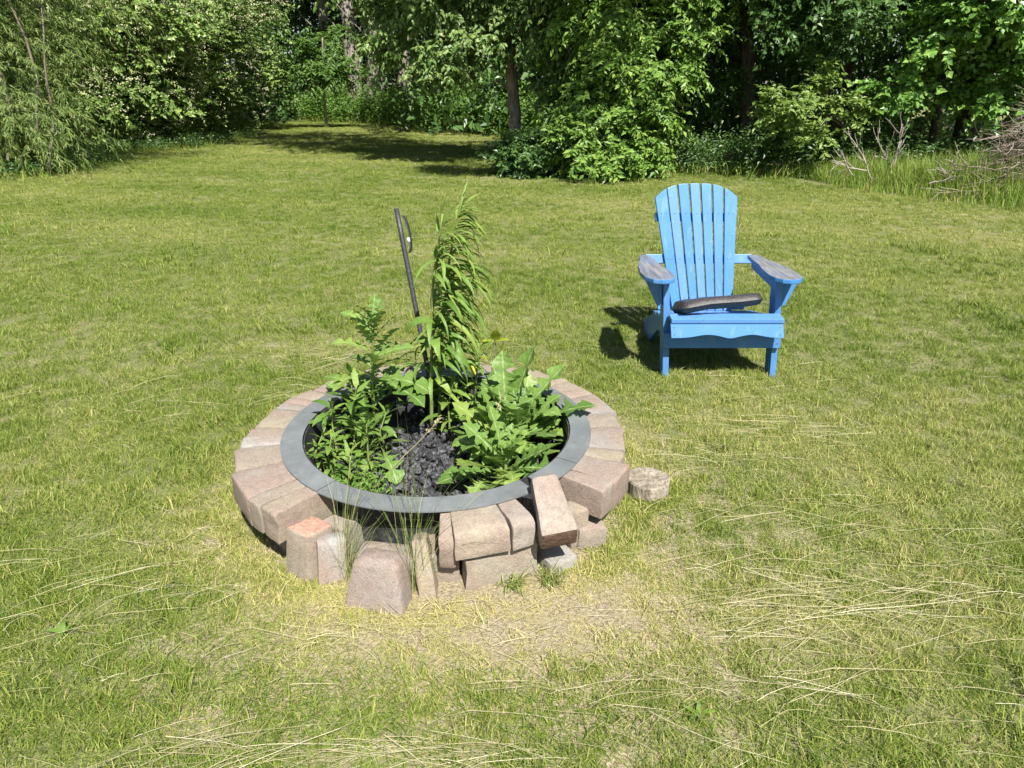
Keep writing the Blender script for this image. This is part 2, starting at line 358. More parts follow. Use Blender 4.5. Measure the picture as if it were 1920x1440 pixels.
def make_tree(name, label, cat, base, seed, trunk, crown_blobs, leafm, barkm='bark', limbs=(), group=None, crown_kw=None, extra=None, crown_name='crown'):
    """trunk: list of (path points, r0, r1); limbs the same, joined into branches"""
    rng = np.random.default_rng(seed); base = tuple(base)
    root = empty(name, base); tag(root, label, cat, group)
    for pts, r0, r1 in trunk:
        P = np.asarray(pts, float); k = max(10, len(P) * 5)
        t = np.linspace(0, len(P) - 1, k); Q = np.stack([np.interp(t, np.arange(len(P)), P[:, i]) for i in range(3)], 1)
        Q[1:-1] += rng.normal(size=(k - 2, 3)) * r0 * .08
        rad = np.linspace(r0, r1, k) * (1 + .06 * rng.normal(size=k)); rad[0] *= 1.35
        V, F = tube_arrays(Q, rad, 10)
        link('trunk', mesh_np('trunk', rel(V, base), F, True), M[barkm], root)
    if limbs:
        arr = [tube_arrays(wander(rng, a, b, 7, np.linalg.norm(np.subtract(b, a)) * .025), np.linspace(r0, r1, 7), 5) for a, b, r0, r1 in limbs]
        for V, F in arr: link('branch', mesh_np('branch', rel(V, base), F, True), M[barkm], root)
    V, F = crown_arrays(rng, crown_blobs, **(crown_kw or {}))
    link(crown_name, mesh_np(crown_name, rel(V, base), F), M[leafm], root)
    if extra:
        for nm, (V, F), mt in extra(rng): link(nm, mesh_np(nm, rel(V, base), F), M[mt], root)
    return root

def blades_arrays(rng, P, H, Wd, lean, az=None, seg=3, curl=.6, flat=False):
    """ribbon blades rooted at P"""
    n = len(P); az = rng.random(n) * 6.283 if az is None else az
    d = np.stack([np.cos(az), np.sin(az), np.zeros(n)], 1); s = np.stack([-np.sin(az), np.cos(az), np.zeros(n)], 1)
    tw = rng.normal(size=n) * .8
    s = s * np.cos(tw)[:, None] + d * np.sin(tw)[:, None]
    ts = np.linspace(0, 1, seg + 1)
    rows = []
    for i, t in enumerate(ts):
        ang = lean * (1 - curl + curl * t * 1.5)
        c = P + (d * np.sin(ang)[:, None] + np.array([0, 0, 1.]) * np.cos(ang)[:, None]) * (H * t)[:, None]
        wv = Wd * (1 - t ** 1.6) * (.75 + .5 * t)
        if i < seg: rows += [c + s * wv[:, None] / 2, c - s * wv[:, None] / 2]
        else: rows += [c]
    V = np.stack(rows, 1); kv = V.shape[1]; tf = []
    for i in range(seg - 1): tf += [(2 * i, 2 * i + 1, 2 * i + 3), (2 * i, 2 * i + 3, 2 * i + 2)]
    tf += [(2 * seg - 2, 2 * seg - 1, 2 * seg)]
    F = np.array(tf)[None] + (np.arange(n) * kv)[:, None, None]
    return V.reshape(-1, 3), F.reshape(-1, 3)

# ------------------------------------------------------------------ the ground and the lawn
RC = np.array([-0.242, 2.018])          # centre of the fire ring
def ground_h(x, y):
    return 0.02 * (fbm(x, y, 3.5, 5) - .5) * np.clip((np.hypot(x - RC[0], y - RC[1]) - .9) / 2, 0, 1)
def axis(lo, hi, fine_lo, fine_hi, step, n):
    return np.unique(np.concatenate([np.linspace(lo, fine_lo, n), np.arange(fine_lo, fine_hi, step), np.linspace(fine_hi, hi, n)]))
gx = axis(-150, 150, -12, 12, .3, 12); gy = axis(-60, 250, -2, 36, .3, 12)
GX, GY = np.meshgrid(gx, gy); gz = ground_h(GX, GY)
V = np.stack([GX.ravel(), GY.ravel(), gz.ravel()], 1); nx = len(gx); ny = len(gy)
idx = np.arange(nx * ny).reshape(ny, nx)
F = np.stack([idx[:-1, :-1], idx[:-1, 1:], idx[1:, 1:], idx[1:, :-1]], -1).reshape(-1, 4)
g = link('ground', mesh_np('ground', V, F, True), M['ground']); tag(g, 'dry soil and thatch under the mown lawn', 'ground', kind='structure')

def front_of_tall_grass(x):   # front edge of the unmown strip on the right
    return np.interp(x, [4.2, 4.5, 5.0, 5.6, 6.5, 8.5], [10.3, 9.75, 8.75, 7.75, 7.1, 6.6])
def in_lawn(x, y):
    r = np.hypot(x - RC[0], y - RC[1]); ok = r > .60
    ok &= ~((x > 4.25) & (y > front_of_tall_grass(x)))
    ok &= ~((x > 2.6) & (y > 12.6)) & ~((x > .6) & (y > 17.5))
    ok &= (y < 33.0) & ((x < -5.5) | (y < np.interp(x, [-5.8, -3.2, -.1, 2.0], [32.5, 28, 23.5, 20.5])))
    return ok
def dryness(x, y):
    r = np.hypot(x - RC[0], y - RC[1])
    a = fbm(x, y * .8, 1.5, 11); b = fbm(x * .45, y, 3.5, 21); c = fbm(x, y, .32, 31)
    d = .285 + .15 * (a - .5) * 2 + .17 * (b - .5) * 2 + np.interp(y, [2, 6], [.28, .12]) * (c - .5) * 2
    d += .42 * np.clip(1 - (r - .55) / .38, 0, 1)
    front = np.exp(-(((x + .02) / .55) ** 2 + ((y - 1.33) / .20) ** 2)); d += .5 * front
    d += .15 * np.exp(-((y - 2.6) / .5) ** 2 - ((x - 1.0) / 1.2) ** 2)
    d -= .16 * np.exp(-(((x + 1.2) / .9) ** 2 + ((y - 1.1) / .5) ** 2))
    d += .07 * np.sin(y * 3.6 + x * 1.1 + 1.5 * lattice(x, y, 2.0, 91)) * np.clip((y - 2.6) / 2, 0, 1)
    return d, front

def tuft_proto(i, n, rad, h0, h1, wd, lean0, lean1, stray=0.0):
    rng = np.random.default_rng(900 + i)
    a = rng.random(n) * 6.283; r = rad * np.sqrt(rng.random(n))
    P = np.stack([r * np.cos(a), r * np.sin(a), np.full(n, -.004)], 1)
    H = h0 + (h1 - h0) * rng.random(n); lean = lean0 + (lean1 - lean0) * rng.random(n)
    V, F = blades_arrays(rng, P, H, wd * (.6 + .8 * rng.random(n)), lean)
    o = bpy.data.objects.new('tuft', mesh_np('tuft', V, F)); o.data.materials.append(M['grass'])
    return o
pcol = bpy.data.collections.new('tuft_shapes')
protos = [tuft_proto(0, 46, .036, .014, .036, .0019, .3, 1.35), tuft_proto(1, 46, .042, .012, .032, .0018, .5, 1.5),
          tuft_proto(2, 40, .032, .020, .044, .0022, .2, 1.15), tuft_proto(3, 48, .046, .010, .026, .0017, .8, 1.56),
          tuft_proto(4, 16, .020, .040, .070, .0036, .1, .8)]
for k_, o in enumerate(protos): o.name = 'tuft_%02d' % k_; pcol.objects.link(o)

def scatter(name, P, rot, scl, dry, vid, coll):
    me = bpy.data.meshes.new(name); me.vertices.add(len(P)); me.vertices.foreach_set('co', np.asarray(P, np.float32).ravel())
    for nm, arr, ty in (('rotv', rot, 'FLOAT_VECTOR'), ('scl', scl, 'FLOAT_VECTOR'), ('dry', dry, 'FLOAT'), ('vid', vid, 'INT')):
        a = me.attributes.new(nm, ty, 'POINT')
        a.data.foreach_set('vector' if ty == 'FLOAT_VECTOR' else 'value', np.asarray(arr, np.int32 if ty == 'INT' else np.float32).ravel())
    o = link(name, me)
    ng = bpy.data.node_groups.new(name + '_scatter', 'GeometryNodeTree')
    ng.interface.new_socket('Geometry', in_out='INPUT', socket_type='NodeSocketGeometry'); ng.interface.new_socket('Geometry', in_out='OUTPUT', socket_type='NodeSocketGeometry')
    gi = ng.nodes.new('NodeGroupInput'); go = ng.nodes.new('NodeGroupOutput')
    ci = ng.nodes.new('GeometryNodeCollectionInfo'); ci.inputs['Collection'].default_value = coll
    ci.inputs['Separate Children'].default_value = True; ci.inputs['Reset Children'].default_value = True
    ip = ng.nodes.new('GeometryNodeInstanceOnPoints'); ip.inputs['Pick Instance'].default_value = True
    def attr(nm, ty):
        a = ng.nodes.new('GeometryNodeInputNamedAttribute'); a.data_type = ty; a.inputs['Name'].default_value = nm; return a.outputs['Attribute']
    ng.links.new(gi.outputs[0], ip.inputs['Points']); ng.links.new(ci.outputs[0], ip.inputs['Instance'])
    ng.links.new(attr('vid', 'INT'), ip.inputs['Instance Index']); ng.links.new(attr('rotv', 'FLOAT_VECTOR'), ip.inputs['Rotation'])
    ng.links.new(attr('scl', 'FLOAT_VECTOR'), ip.inputs['Scale']); ng.links.new(ip.outputs[0], go.inputs[0])
    md = o.modifiers.new('scatter', 'NODES'); md.node_group = ng
    return o

rng = np.random.default_rng(7)
PX, PY, PS = [], [], []
for y0, y1, den, s in ((.45, 1.6, 2300, .95), (1.6, 3.0, 1700, 1.0), (3.0, 5.0, 900, 1.15), (5.0, 10.0, 520, 1.4), (10., 18., 260, 1.7), (18., 33., 120, 2.2)):
    hw = .95 * y1 + 1.0; n = int((y1 - y0) * 2 * hw * den)
    x = (rng.random(n) * 2 - 1) * hw; y = y0 + (y1 - y0) * rng.random(n)
    k = np.abs(x) < .95 * y + 1.0; PX.append(x[k]); PY.append(y[k]); PS.append(np.full(k.sum(), s))
X = np.concatenate(PX); Y = np.concatenate(PY); S = np.concatenate(PS)
k = in_lawn(X, Y); X, Y, S = X[k], Y[k], S[k]
na_ = 700; aa = rng.random(na_) * 6.283; ra = .655 + .05 * rng.random(na_); X = np.append(X, RC[0] + ra * np.cos(aa)); Y = np.append(Y, RC[1] + ra * np.sin(aa)); S = np.append(S, np.full(na_, 1.15))
aa = rng.random(90) * 6.283; X = np.append(X, .442 + .083 * np.cos(aa)); Y = np.append(Y, 1.925 + .083 * np.sin(aa)); S = np.append(S, np.full(90, 1.5))
aa = rng.random(120); X = np.append(X, -.60 + .40 * aa); Y = np.append(Y, 1.47 - .14 * aa + .02 * rng.normal(size=120)); S = np.append(S, np.full(120, 1.35))
D, front = dryness(X, Y)
thin = np.clip(1.42 - .60 * np.clip(D, 0, 1.4) - .5 * front, .24, 1); k = rng.random(len(X)) < thin; X, Y, S, D = X[k], Y[k], S[k], D[k]
vid = rng.choice([0, 1, 2, 3], len(X), p=[.3, .3, .2, .2])
lush = fbm(X, Y, .5, 77); vid = np.where((lush > .66) & (rng.random(len(X)) < .16) & (D < .4), 4, vid)
vid = np.where((D > .8) & (rng.random(len(X)) < .6), 3, vid)
scl = S * (.75 + .5 * rng.random(len(X))) * np.clip(1.15 - .35 * D, .6, 1.2)
scl = np.stack([scl, scl, scl * np.interp(S, [1, 1.4, 2.2], [1, .72, .6])], 1)
rot = np.stack([rng.normal(size=len(X)) * .12, rng.normal(size=len(X)) * .12, rng.random(len(X)) * 6.283], 1)
lawn = scatter('lawn_grass', np.stack([X, Y, ground_h(X, Y)], 1), rot, scl, D, vid, pcol)
tag(lawn, 'mown lawn of green and straw-coloured grass blades', 'grass', kind='stuff')

# loose dry clippings lying in swathes on the lawn
def strands(rng, cx, cy, sx, sy, n, ang, aspread, L0, L1, z0=.006, z1=.030, wd=.00072):
    arr = []
    P = np.stack([cx + rng.normal(size=n) * sx, cy + rng.normal(size=n) * sy], 1)
    A = ang + rng.normal(size=n) * aspread; L = L0 + (L1 - L0) * rng.random(n) ** 1.15
    seg = 6; t = np.linspace(-.5, .5, seg + 1)
    bend = rng.normal(size=n) * .30; wr_ = (.55 + .8 * rng.random(n))
    rows = []
    zc = z0 + (z1 - z0) * rng.random(n); zt = rng.normal(size=n) * .012
    for i, tv in enumerate(t):
        a = A + bend * tv
        x = P[:, 0] + np.cos(A + bend * tv * .5) * L * tv; y = P[:, 1] + np.sin(A + bend * tv * .5) * L * tv
        z = zc + zt * tv * 2 - .025 * (abs(tv) * 2) ** 3 * rng.random(n)
        ww = wd * wr_ * (1 - .5 * (tv + .5))
        rows += [np.stack([x - np.sin(a) * ww / 2, y + np.cos(a) * ww / 2, z + ww * .9], 1), np.stack([x + np.sin(a) * ww / 2, y - np.cos(a) * ww / 2, z], 1)]
    V = np.stack(rows, 1); tf = []
    for i in range(seg): tf += [(2 * i, 2 * i + 1, 2 * i + 3), (2 * i, 2 * i + 3, 2 * i + 2)]
    F = np.array(tf)[None] + (np.arange(n) * V.shape[1])[:, None, None]
    V = V.reshape(-1, 3)
    return V, F.reshape(-1, 3)
rng = np.random.default_rng(17); arr = []
def sw(px, py, sx, sy, n, ang, asp, L0, L1, **kw):
    n = max(4, int(n * .36)); p = at_z(px, py, .03); arr.append(strands(rng, p.x, p.y, sx, sy, n, R(ang), R(asp * 1.15 + 5), L0, L1, **kw))
sw(640, 1418, .20, .035, 190, 9, 9, .10, .40); sw(420, 1425, .10, .03, 70, 14, 10, .12, .34); sw(860, 1425, .12, .03, 110, 2, 12, .1, .34); sw(700, 1385, .16, .02, 60, 8, 9, .1, .4)
sw(1640, 1110, .20, .05, 230, 2, 16, .10, .42); sw(1480, 1180, .10, .05, 90, 22, 22, .10, .36); sw(1760, 1060, .25, .07, 130, -10, 14, .1, .42); sw(1600, 1150, .25, .07, 120, -14, 26, .1, .40)
sw(1500, 960, .28, .06, 120, -3, 10, .10, .36); sw(1330, 850, .18, .05, 110, 0, 10, .08, .30); sw(1450, 790, .25, .08, 140, -4, 10, .08, .30)
sw(1700, 1300, .3, .08, 90, -18, 16, .08, .34); sw(1200, 1300, .15, .05, 60, 5, 18, .08, .30); sw(1080, 1270, .1, .012, 16, 0, 4, .14, .34); sw(1400, 1330, .25, .08, 90, 4, 30, .08, .3)
sw(630, 660, .14, .09, 220, 16, 16, .08, .32); sw(560, 735, .10, .06, 100, 14, 18, .06, .28); sw(1080, 650, .35, .12, 160, 0, 14, .05, .28)
sw(120, 1060, .12, .04, 36, 16, 6, .12, .40); sw(330, 1000, .2, .06, 60, 14, 14, .10, .34); sw(420, 1090, .15, .05, 30, 14, 16, .10, .32); sw(120, 1150, .3, .1, 70, 12, 20, .08, .3)
sw(650, 1170, .08, .03, 90, 14, 28, .06, .22); sw(900, 1160, .15, .03, 120, 6, 35, .03, .14); sw(1150, 1130, .08, .03, 80, 14, 40, .03, .14)
sw(1700, 700, .5, .25, 120, -5, 14, .06, .26); sw(1400, 720, .3, .15, 110, 0, 16, .05, .24); sw(300, 750, .4, .2, 110, 10, 14, .06, .26)
sw(960, 1200, .9, .35, 900, 6, 45, .02, .12, wd=.0007); sw(1500, 1250, .35, .2, 320, 0, 40, .03, .16, wd=.0007); sw(960, 760, 1.2, .4, 700, 4, 45, .02, .10, wd=.0007); sw(250, 1250, .3, .2, 260, 10, 45, .03, .14, wd=.0007)
V, F = join_arrays(arr)
r = np.hypot(V[:, 0] - RC[0], V[:, 1] - RC[1]).reshape(-1, 14); bad = (r.min(1) < .63); keepF = ~bad[F[:, 0] // 14]
cl = link('dry_clippings', mesh_np('dry_clippings', V, F[keepF]), M['straw']); tag(cl, 'long pale strands of dry cut grass lying across the lawn', 'clippings', kind='stuff')

# ------------------------------------------------------------------ hedge, trees and wood at the back
def far_blobs(x0, x1, y0, y1, z0, z1, n): return [(((x0 + x1) / 2, (y0 + y1) / 2, (z0 + z1) / 2), ((x1 - x0) / 2, (y1 - y0) / 2, (z1 - z0) / 2), n)]

# the wood behind everything: reads as one mass
rng = np.random.default_rng(41); arr = []
def mass(x0, x1, y0, y1, z0, z1, n, leaf):
    P = np.stack([x0 + (x1 - x0) * rng.random(n), y0 + (y1 - y0) * rng.random(n), z0 + (z1 - z0) * rng.random(n)], 1)
    clump = lattice(P[:, 0] + P[:, 1] * .7, P[:, 2] + P[:, 1] * .4, 1.1, 55); P = P[clump > .33]; m_ = len(P)
    D = rng.normal(size=(m_, 3)); D[:, 2] -= .5; N = rng.normal(size=(m_, 3)) * .6 + np.array([.1, -.4, 1.])
    L = leaf * (.6 + .8 * rng.random(m_)); arr.append(leaf_cloud(P, D, N, L, L * .55, T_QUAD))
mass(3.0, 20, 14.5, 18.5, 0, 9.5, 34000, .20); mass(1.6, 9, 18.5, 22, 0, 9, 22000, .20); mass(-3.0, 3, 25, 31, 0, 9, 22000, .20); mass(-1.0, 3, 21.8, 25, .3, 7, 9000, .16); mass(-10, 3, 35.5, 40, 0, 13, 34000, .26)
mass(-26, -10.5, 15, 34, 0, 9, 30000, .26); mass(-2.5, 6, 30, 36, .0, 12, 20000, .24); mass(14, 26, 8, 16, 0, 9, 12000, .26); mass(-22, -10.2, 8, 15, 0, 7, 14000, .2)
mass(5, 22, 12.8, 15, 2.6, 9, 22000, .16); mass(-18, -7, 33, 40, 0, 14, 26000, .26); mass(-14, -2, 40, 44, 0, 15, 26000, .34); mass(-4, 28, 21, 27, 0, 12, 46000, .30); mass(-30, -10, 34, 42, 0, 14, 22000, .34); mass(-14, -9.5, 26, 33, 0, 9, 16000, .22)
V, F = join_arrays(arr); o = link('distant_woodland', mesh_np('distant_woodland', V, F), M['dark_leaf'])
tag(o, 'dense dark green woodland behind the trees at the edge of the lawn', 'woodland', kind='stuff')

# left: narrow-leaved willow shrub
def st(x, y, z0, x1, y1, z1, r0=.03, r1=.012): return ([(x, y, z0), ((x + x1) / 2 + .1, (y + y1) / 2, (z0 + z1) / 2), (x1, y1, z1)], r0, r1)
b = (-7.7, 11.5, 0)
lim = [((-8.5 + .2 * i, 11.2 + .1 * (i % 3), 0), (-9.0 + .36 * i, 10.9 + .2 * (i % 4), 2.4 + .3 * (i % 3)), .03, .01) for i in range(7)]
make_tree('willow_shrub', 'olive-green willow shrub with narrow leaves at the left edge of the lawn', 'shrub', b, 3,
          [st(-8.25, 10.75, 0, -8.5, 10.6, 2.6, .04, .018), st(-8.1, 10.75, 0, -8.05, 10.6, 2.4, .03, .012), st(-8.0, 10.7, 0, -8.35, 10.5, 1.7, .018, .008)],
          [((-8.5, 11.6, 1.5), (1.35, 1.0, 1.4), 950), ((-8.2, 11.9, 2.9), (1.4, 1.1, 1.2), 1050), ((-9.4, 12.0, 3.6), (1.6, 1.3, 1.6), 800), ((-8.0, 11.2, .55), (.8, .6, .5), 200), ((-8.9, 11.3, .6), (.9, .6, .6), 220), ((-8.3, 12.2, 4.8), (2.2, 1.4, 1.2), 600)],
          'willow', 'grey_stem', lim, crown_kw=dict(leaf=(.095, .0105), per=40, spray=.85, droop=.65, shell=.42, tmpl=T_LANCE, jit=.8, side=.42, clump=.2), crown_name='foliage')

def blossoms(blobs, n):
    def f(rng):
        arr = []
        for c, rad, k_ in blobs:
            m_ = int(n * k_); d = unit(rng.normal(size=(m_, 3)) + np.array([.25, -.7, .55])); B = np.array(c) + d * np.array(rad) * (.93 + .16 * rng.random(m_))[:, None]
            per = 12; P = (B[:, None, :] + rng.normal(size=(m_, per, 3)) * np.array([.045, .045, .016])).reshape(-1, 3)
            D = rng.normal(size=P.shape); N = rng.normal(size=P.shape) * .35 + np.array([.1, -.5, 1.])
            arr.append(leaf_cloud(P, D, N, .034, .034, T_QUAD))
        yield 'blossoms', join_arrays(arr), 'blossom'
    return f
VK = dict(leaf=(.085, .055), per=12, spray=.34, droop=.3, shell=.28, jit=.5)
for nm_lab, c, sd, bl in (
    ('tall flowering shrub with cream blossom clusters beside the willow shrub', (-9.2, 17.6, 0), 5, [((-9.2, 17.5, 1.6), (1.8, 1.35, 1.6), 2300), ((-9.1, 17.4, 2.9), (2.2, 1.5, 1.1), 2500), ((-9.6, 16.3, .6), (1.0, .6, .6), 420)]),
    ('middle flowering shrub of the dark blossoming row on the left', (-9.9, 20.9, 0), 6, [((-9.8, 21, 1.8), (2.0, 1.5, 1.9), 1700), ((-9.5, 20.8, 3.3), (2.4, 1.6, 1.3), 2600)]),
    ('farthest flowering shrub of the left row, its dark foot at the end of the clearing', (-10.1, 24.8, 0), 8, [((-9.9, 24.8, 1.9), (2.1, 1.6, 2.0), 1500), ((-9.7, 24.4, 4.2), (2.5, 1.9, 1.7), 2300), ((-9.3, 24.8, 6.3), (2.6, 2, 1.4), 900)])):
    x, y, _ = c
    make_tree('flowering_shrub', nm_lab, 'shrub', c, sd, [st(x - .2, y, 0, x - .6, y, 3.5, .06, .03), st(x + .2, y + .1, 0, x + .7, y, 3.6, .05, .03), st(x, y - .1, 0, x + .1, y - .5, 3.4, .05, .02)],
              bl, 'viburnum', 'dark_bark', [((x, y, .5), (x + dx, y - .5, 3.2), .03, .01) for dx in (-1.3, -.7, .6, 1.2)], 'flowering shrubs along the left', VK,
              blossoms([(bl[0][0], bl[0][1], .55), (bl[1][0], bl[1][1], 1)], 1300), 'foliage')

# far end of the clearing: sumac, trunks, bright undergrowth
b = (-7.0, 27.5, 0)
make_tree('sumac_sapling', 'bright green sumac sapling with feathery leaves at the end of the clearing', 'tree', b, 12,
          [([b, (-6.9, 27.3, 1.4), (-6.7, 27.0, 3.0)], .05, .025)],
          [((-7.1, 26.9, 2.0), (1.2, .9, .7), 200), ((-6.5, 27.2, 2.7), (.8, .7, .5), 90), ((-7.7, 27, 1.6), (.6, .6, .45), 80), ((-5.9, 27.2, 1.9), (.6, .6, .4), 60)], 'sumac', 'bark',
          [((-6.9, 27.3, 1.2), (-6.0, 27.2, 2.2), .03, .01), ((-6.9, 27.3, 1.3), (-7.8, 27, 2.2), .025, .01)],
          crown_kw=dict(leaf=(.17, .045), per=16, spray=.6, droop=.5, shell=.4, tmpl=T_LANCE, jit=.5, side=1.3))
for i, (lab, px, Y_, r0, lean, fork) in enumerate((
    ('dark tree trunk behind the sumac, leftmost of the far trunks', 632, 33.5, .30, -.25, 0), ('thick dark trunk in the middle of the far trunks', 668, 32.6, .36, .1, 0),
    ('forked grey-brown trunk standing right of the thick far trunk', 704, 32.4, .40, .5, 1), ('pale slanting trunk furthest right of the far trunks', 745, 33.5, .32, 1.3, 0),
    ('slim far trunk between the sumac and the ash tree, in the undergrowth', 868, 32.6, .12, -.1, 0))):
    p = at_y(px, 225, Y_); x = p.x; tr = [([(x, Y_, 0), (x + lean * .4, Y_, 2.5), (x + lean, Y_, 6.0), (x + lean * 1.3, Y_, 9)], r0, r0 * .55)]
    if fork: tr.append(([(x + lean * .3, Y_ - .05, 2.0), (x + 1.1, Y_ - .2, 4.2), (x + 1.9, Y_, 7)], r0 * .6, r0 * .3))
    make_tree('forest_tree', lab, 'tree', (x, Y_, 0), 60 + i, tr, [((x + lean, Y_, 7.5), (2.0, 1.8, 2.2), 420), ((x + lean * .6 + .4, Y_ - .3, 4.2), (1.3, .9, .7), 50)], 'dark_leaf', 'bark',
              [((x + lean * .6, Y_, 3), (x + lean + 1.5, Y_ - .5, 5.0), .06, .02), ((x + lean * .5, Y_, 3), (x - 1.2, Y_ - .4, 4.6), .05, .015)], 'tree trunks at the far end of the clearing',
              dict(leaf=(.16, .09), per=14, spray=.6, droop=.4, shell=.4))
rng = np.random.default_rng(77)
def under(name, lab, pts, n, hgt, leaf, mt, seed, width=.9, grass=0, gmat='tall_grass'):
    rng = np.random.default_rng(seed); pts = np.array(pts, float); t = rng.random(n) * (len(pts) - 1); i = t.astype(int); f = (t - i)[:, None]
    c = pts[i] * (1 - f) + pts[np.minimum(i + 1, len(pts) - 1)] * f + rng.normal(size=(n, 2)) * width * .5
    hh = hgt * (.45 + .75 * fbm(c[:, 0], c[:, 1], .9, seed)) * (.7 + .5 * rng.random(n)); arr = []
    per = 18; z = rng.random((n, per)) ** .7; P = np.stack([c[:, None, 0] + rng.normal(size=(n, per)) * .09, c[:, None, 1] + rng.normal(size=(n, per)) * .09, z * hh[:, None]], -1).reshape(-1, 3)
    D = rng.normal(size=P.shape); D[:, 2] *= .5; N = rng.normal(size=P.shape) * .45 + np.array([.1, -.3, 1.])
    L = leaf * (.6 + .8 * rng.random(len(P))); arr.append(leaf_cloud(P, D, N, L, L * .45, T_QUAD))
    V, F = join_arrays(arr); o = link(name, mesh_np(name, V, F), M[mt]); tag(o, lab, 'undergrowth', kind='stuff')
    if grass:
        t = rng.random(grass) * (len(pts) - 1); i = t.astype(int); f = (t - i)[:, None]
        c = pts[i] * (1 - f) + pts[np.minimum(i + 1, len(pts) - 1)] * f + rng.normal(size=(grass, 2)) * width * .5 + np.array([0, -.22])
        V, F = blades_arrays(rng, np.column_stack([c, np.zeros(grass)]), .12 + .25 * rng.random(grass) * hgt, np.full(grass, .012), .15 + .7 * rng.random(grass))
        o2 = link(name + '_grass', mesh_np(name + '_grass', V, F), M[gmat]); tag(o2, 'rough grass at the foot of ' + lab[:60].split(' at ')[0].split(' along ')[0], 'grass', kind='stuff')
under('undergrowth', 'bright green weeds along the far end of the clearing', [(-9, 33.0), (-7.4, 32.8), (-5.8, 31.8), (-3.2, 27.2), (-1.4, 24.6), (.6, 22.0), (1.8, 20.5)], 2400, 1.45, .11, 'under', 101, 1.0, 3600)
under('undergrowth', 'low dark leafy plants along the foot of the right-hand wood', [(2.6, 11.9), (4.2, 11.6), (5.5, 11.3), (7, 11.2), (9, 11.2)], 1100, .75, .06, 'dark_leaf', 103, .9, 2200)
under('undergrowth', 'leafy weeds at the foot of the willow and the blossom row', [(-9.2, 10.7), (-8.2, 10.8), (-7.5, 11.2), (-7.4, 12.6), (-8.8, 15.4), (-8.2, 16.2), (-7.6, 17.2), (-7.6, 19), (-7.8, 22)], 420, .30, .05, 'dark_leaf', 105, .45, 2200)

# ash tree in the middle with its bare lower trunk
b = tuple(at_z(968, 303, 0)); bx, by, _ = b
make_tree('ash_tree', 'ash tree with bare lit lower trunk standing at the edge of the clearing', 'tree', b, 21,
          [([(bx, by, 0), (bx - .02, by, .8), (bx - .12, by, 1.7), (bx - .10, by, 3.2), (bx - .3, by + .1, 6.5), (bx - 1.2, by + .5, 8.5)], .135, .06)],
          [((-1.15, 13.4, 2.75), (1.25, .9, 1.15), 1000), ((-2.0, 13.6, 3.6), (1.2, 1.0, 1.2), 700), ((.5, 13.0, 2.9), (1.0, .8, 1.2), 700), ((-.2, 13.5, 4.6), (2.0, 1.6, 1.4), 1100), ((-2.6, 14.2, 6.0), (2.6, 2.2, 1.6), 800), ((-1.6, 13.0, 1.75), (.75, .6, .45), 240), ((1.0, 13.2, 1.7), (.55, .5, .5), 180), ((-3.4, 15.4, 7.5), (2.4, 2.2, 1.5), 900), ((-.7, 11.9, 5.6), (1.5, 1.5, .8), 620), ((-2.7, 14.8, 5.8), (1.7, 1.7, .8), 620), ((-4.8, 17.8, 6.0), (1.8, 1.8, .9), 620)],  # last, high clumps: added above view to cast the shadow band on the lawn
          'ash', 'bark', [((bx - .1, by, 1.9), (-1.6, 13.3, 2.6), .045, .012), ((bx - .1, by, 2.4), (-2.4, 13.4, 3.6), .05, .012), ((bx - .1, by, 2.0), (1.0, 13.0, 2.8), .045, .012), ((bx - .1, by, 1.45), (-.85, 13.4, 1.25), .018, .005), ((bx - .1, by, 1.35), (-.7, 13.3, 1.0), .014, .004), ((bx - .1, by, 1.6), (.5, 13.4, 1.9), .02, .006), ((bx - .1, by, 3.2), (-3, 14.4, 6), .07, .02)],
          crown_kw=dict(leaf=(.10, .040), per=13, spray=.36, droop=.6, shell=.38, tmpl=T_LANCE, jit=.6))
b = (1.7, 11.6, 0)
make_tree('boxelder_tree', 'leafy light green boxelder reaching the ground behind the chair', 'tree', b, 22,
          [([(1.55, 11.9, 0), (1.35, 11.95, 1.2), (1.25, 12.0, 3.0), (1.3, 12.2, 6)], .11, .05), ([(1.9, 11.8, 0), (2.3, 11.6, 1.2), (2.7, 11.5, 2.6)], .05, .02)],
          [((1.55, 11.4, 1.15), (.85, .7, .95), 950), ((2.05, 11.3, 1.75), (.8, .65, .75), 800), ((1.55, 11.5, 2.75), (1.1, .9, 1.0), 1000), ((2.6, 11.7, 2.9), (.9, .9, .9), 600), ((1.2, 10.75, .40), (.6, .4, .40), 420), ((1.95, 11.1, .6), (.45, .4, .45), 260), ((1.7, 12.9, 4.3), (1.9, 1.5, 1.2), 1000), ((2.2, 13.8, 6.2), (2.2, 1.7, 1.4), 700), ((1.0, 8.5, 5.4), (1.3, 1.1, .7), 420)],  # last clump: unseen overhang added so the shadow band reaches the ash
          'boxelder', 'dark_bark', [((1.3, 11.9, 1.4), (2.4, 11.3, 2.4), .03, .01), ((1.3, 11.9, 1.0), (.8, 11.3, 1.9), .03, .01), ((1.9, 11.7, .4), (2.7, 11.2, 1.4), .025, .008), ((1.7, 11.7, .2), (1.2, 10.8, .6), .02, .008)],
          crown_kw=dict(leaf=(.095, .042), per=13, spray=.34, droop=.55, shell=.33, jit=.6, side=1.0))
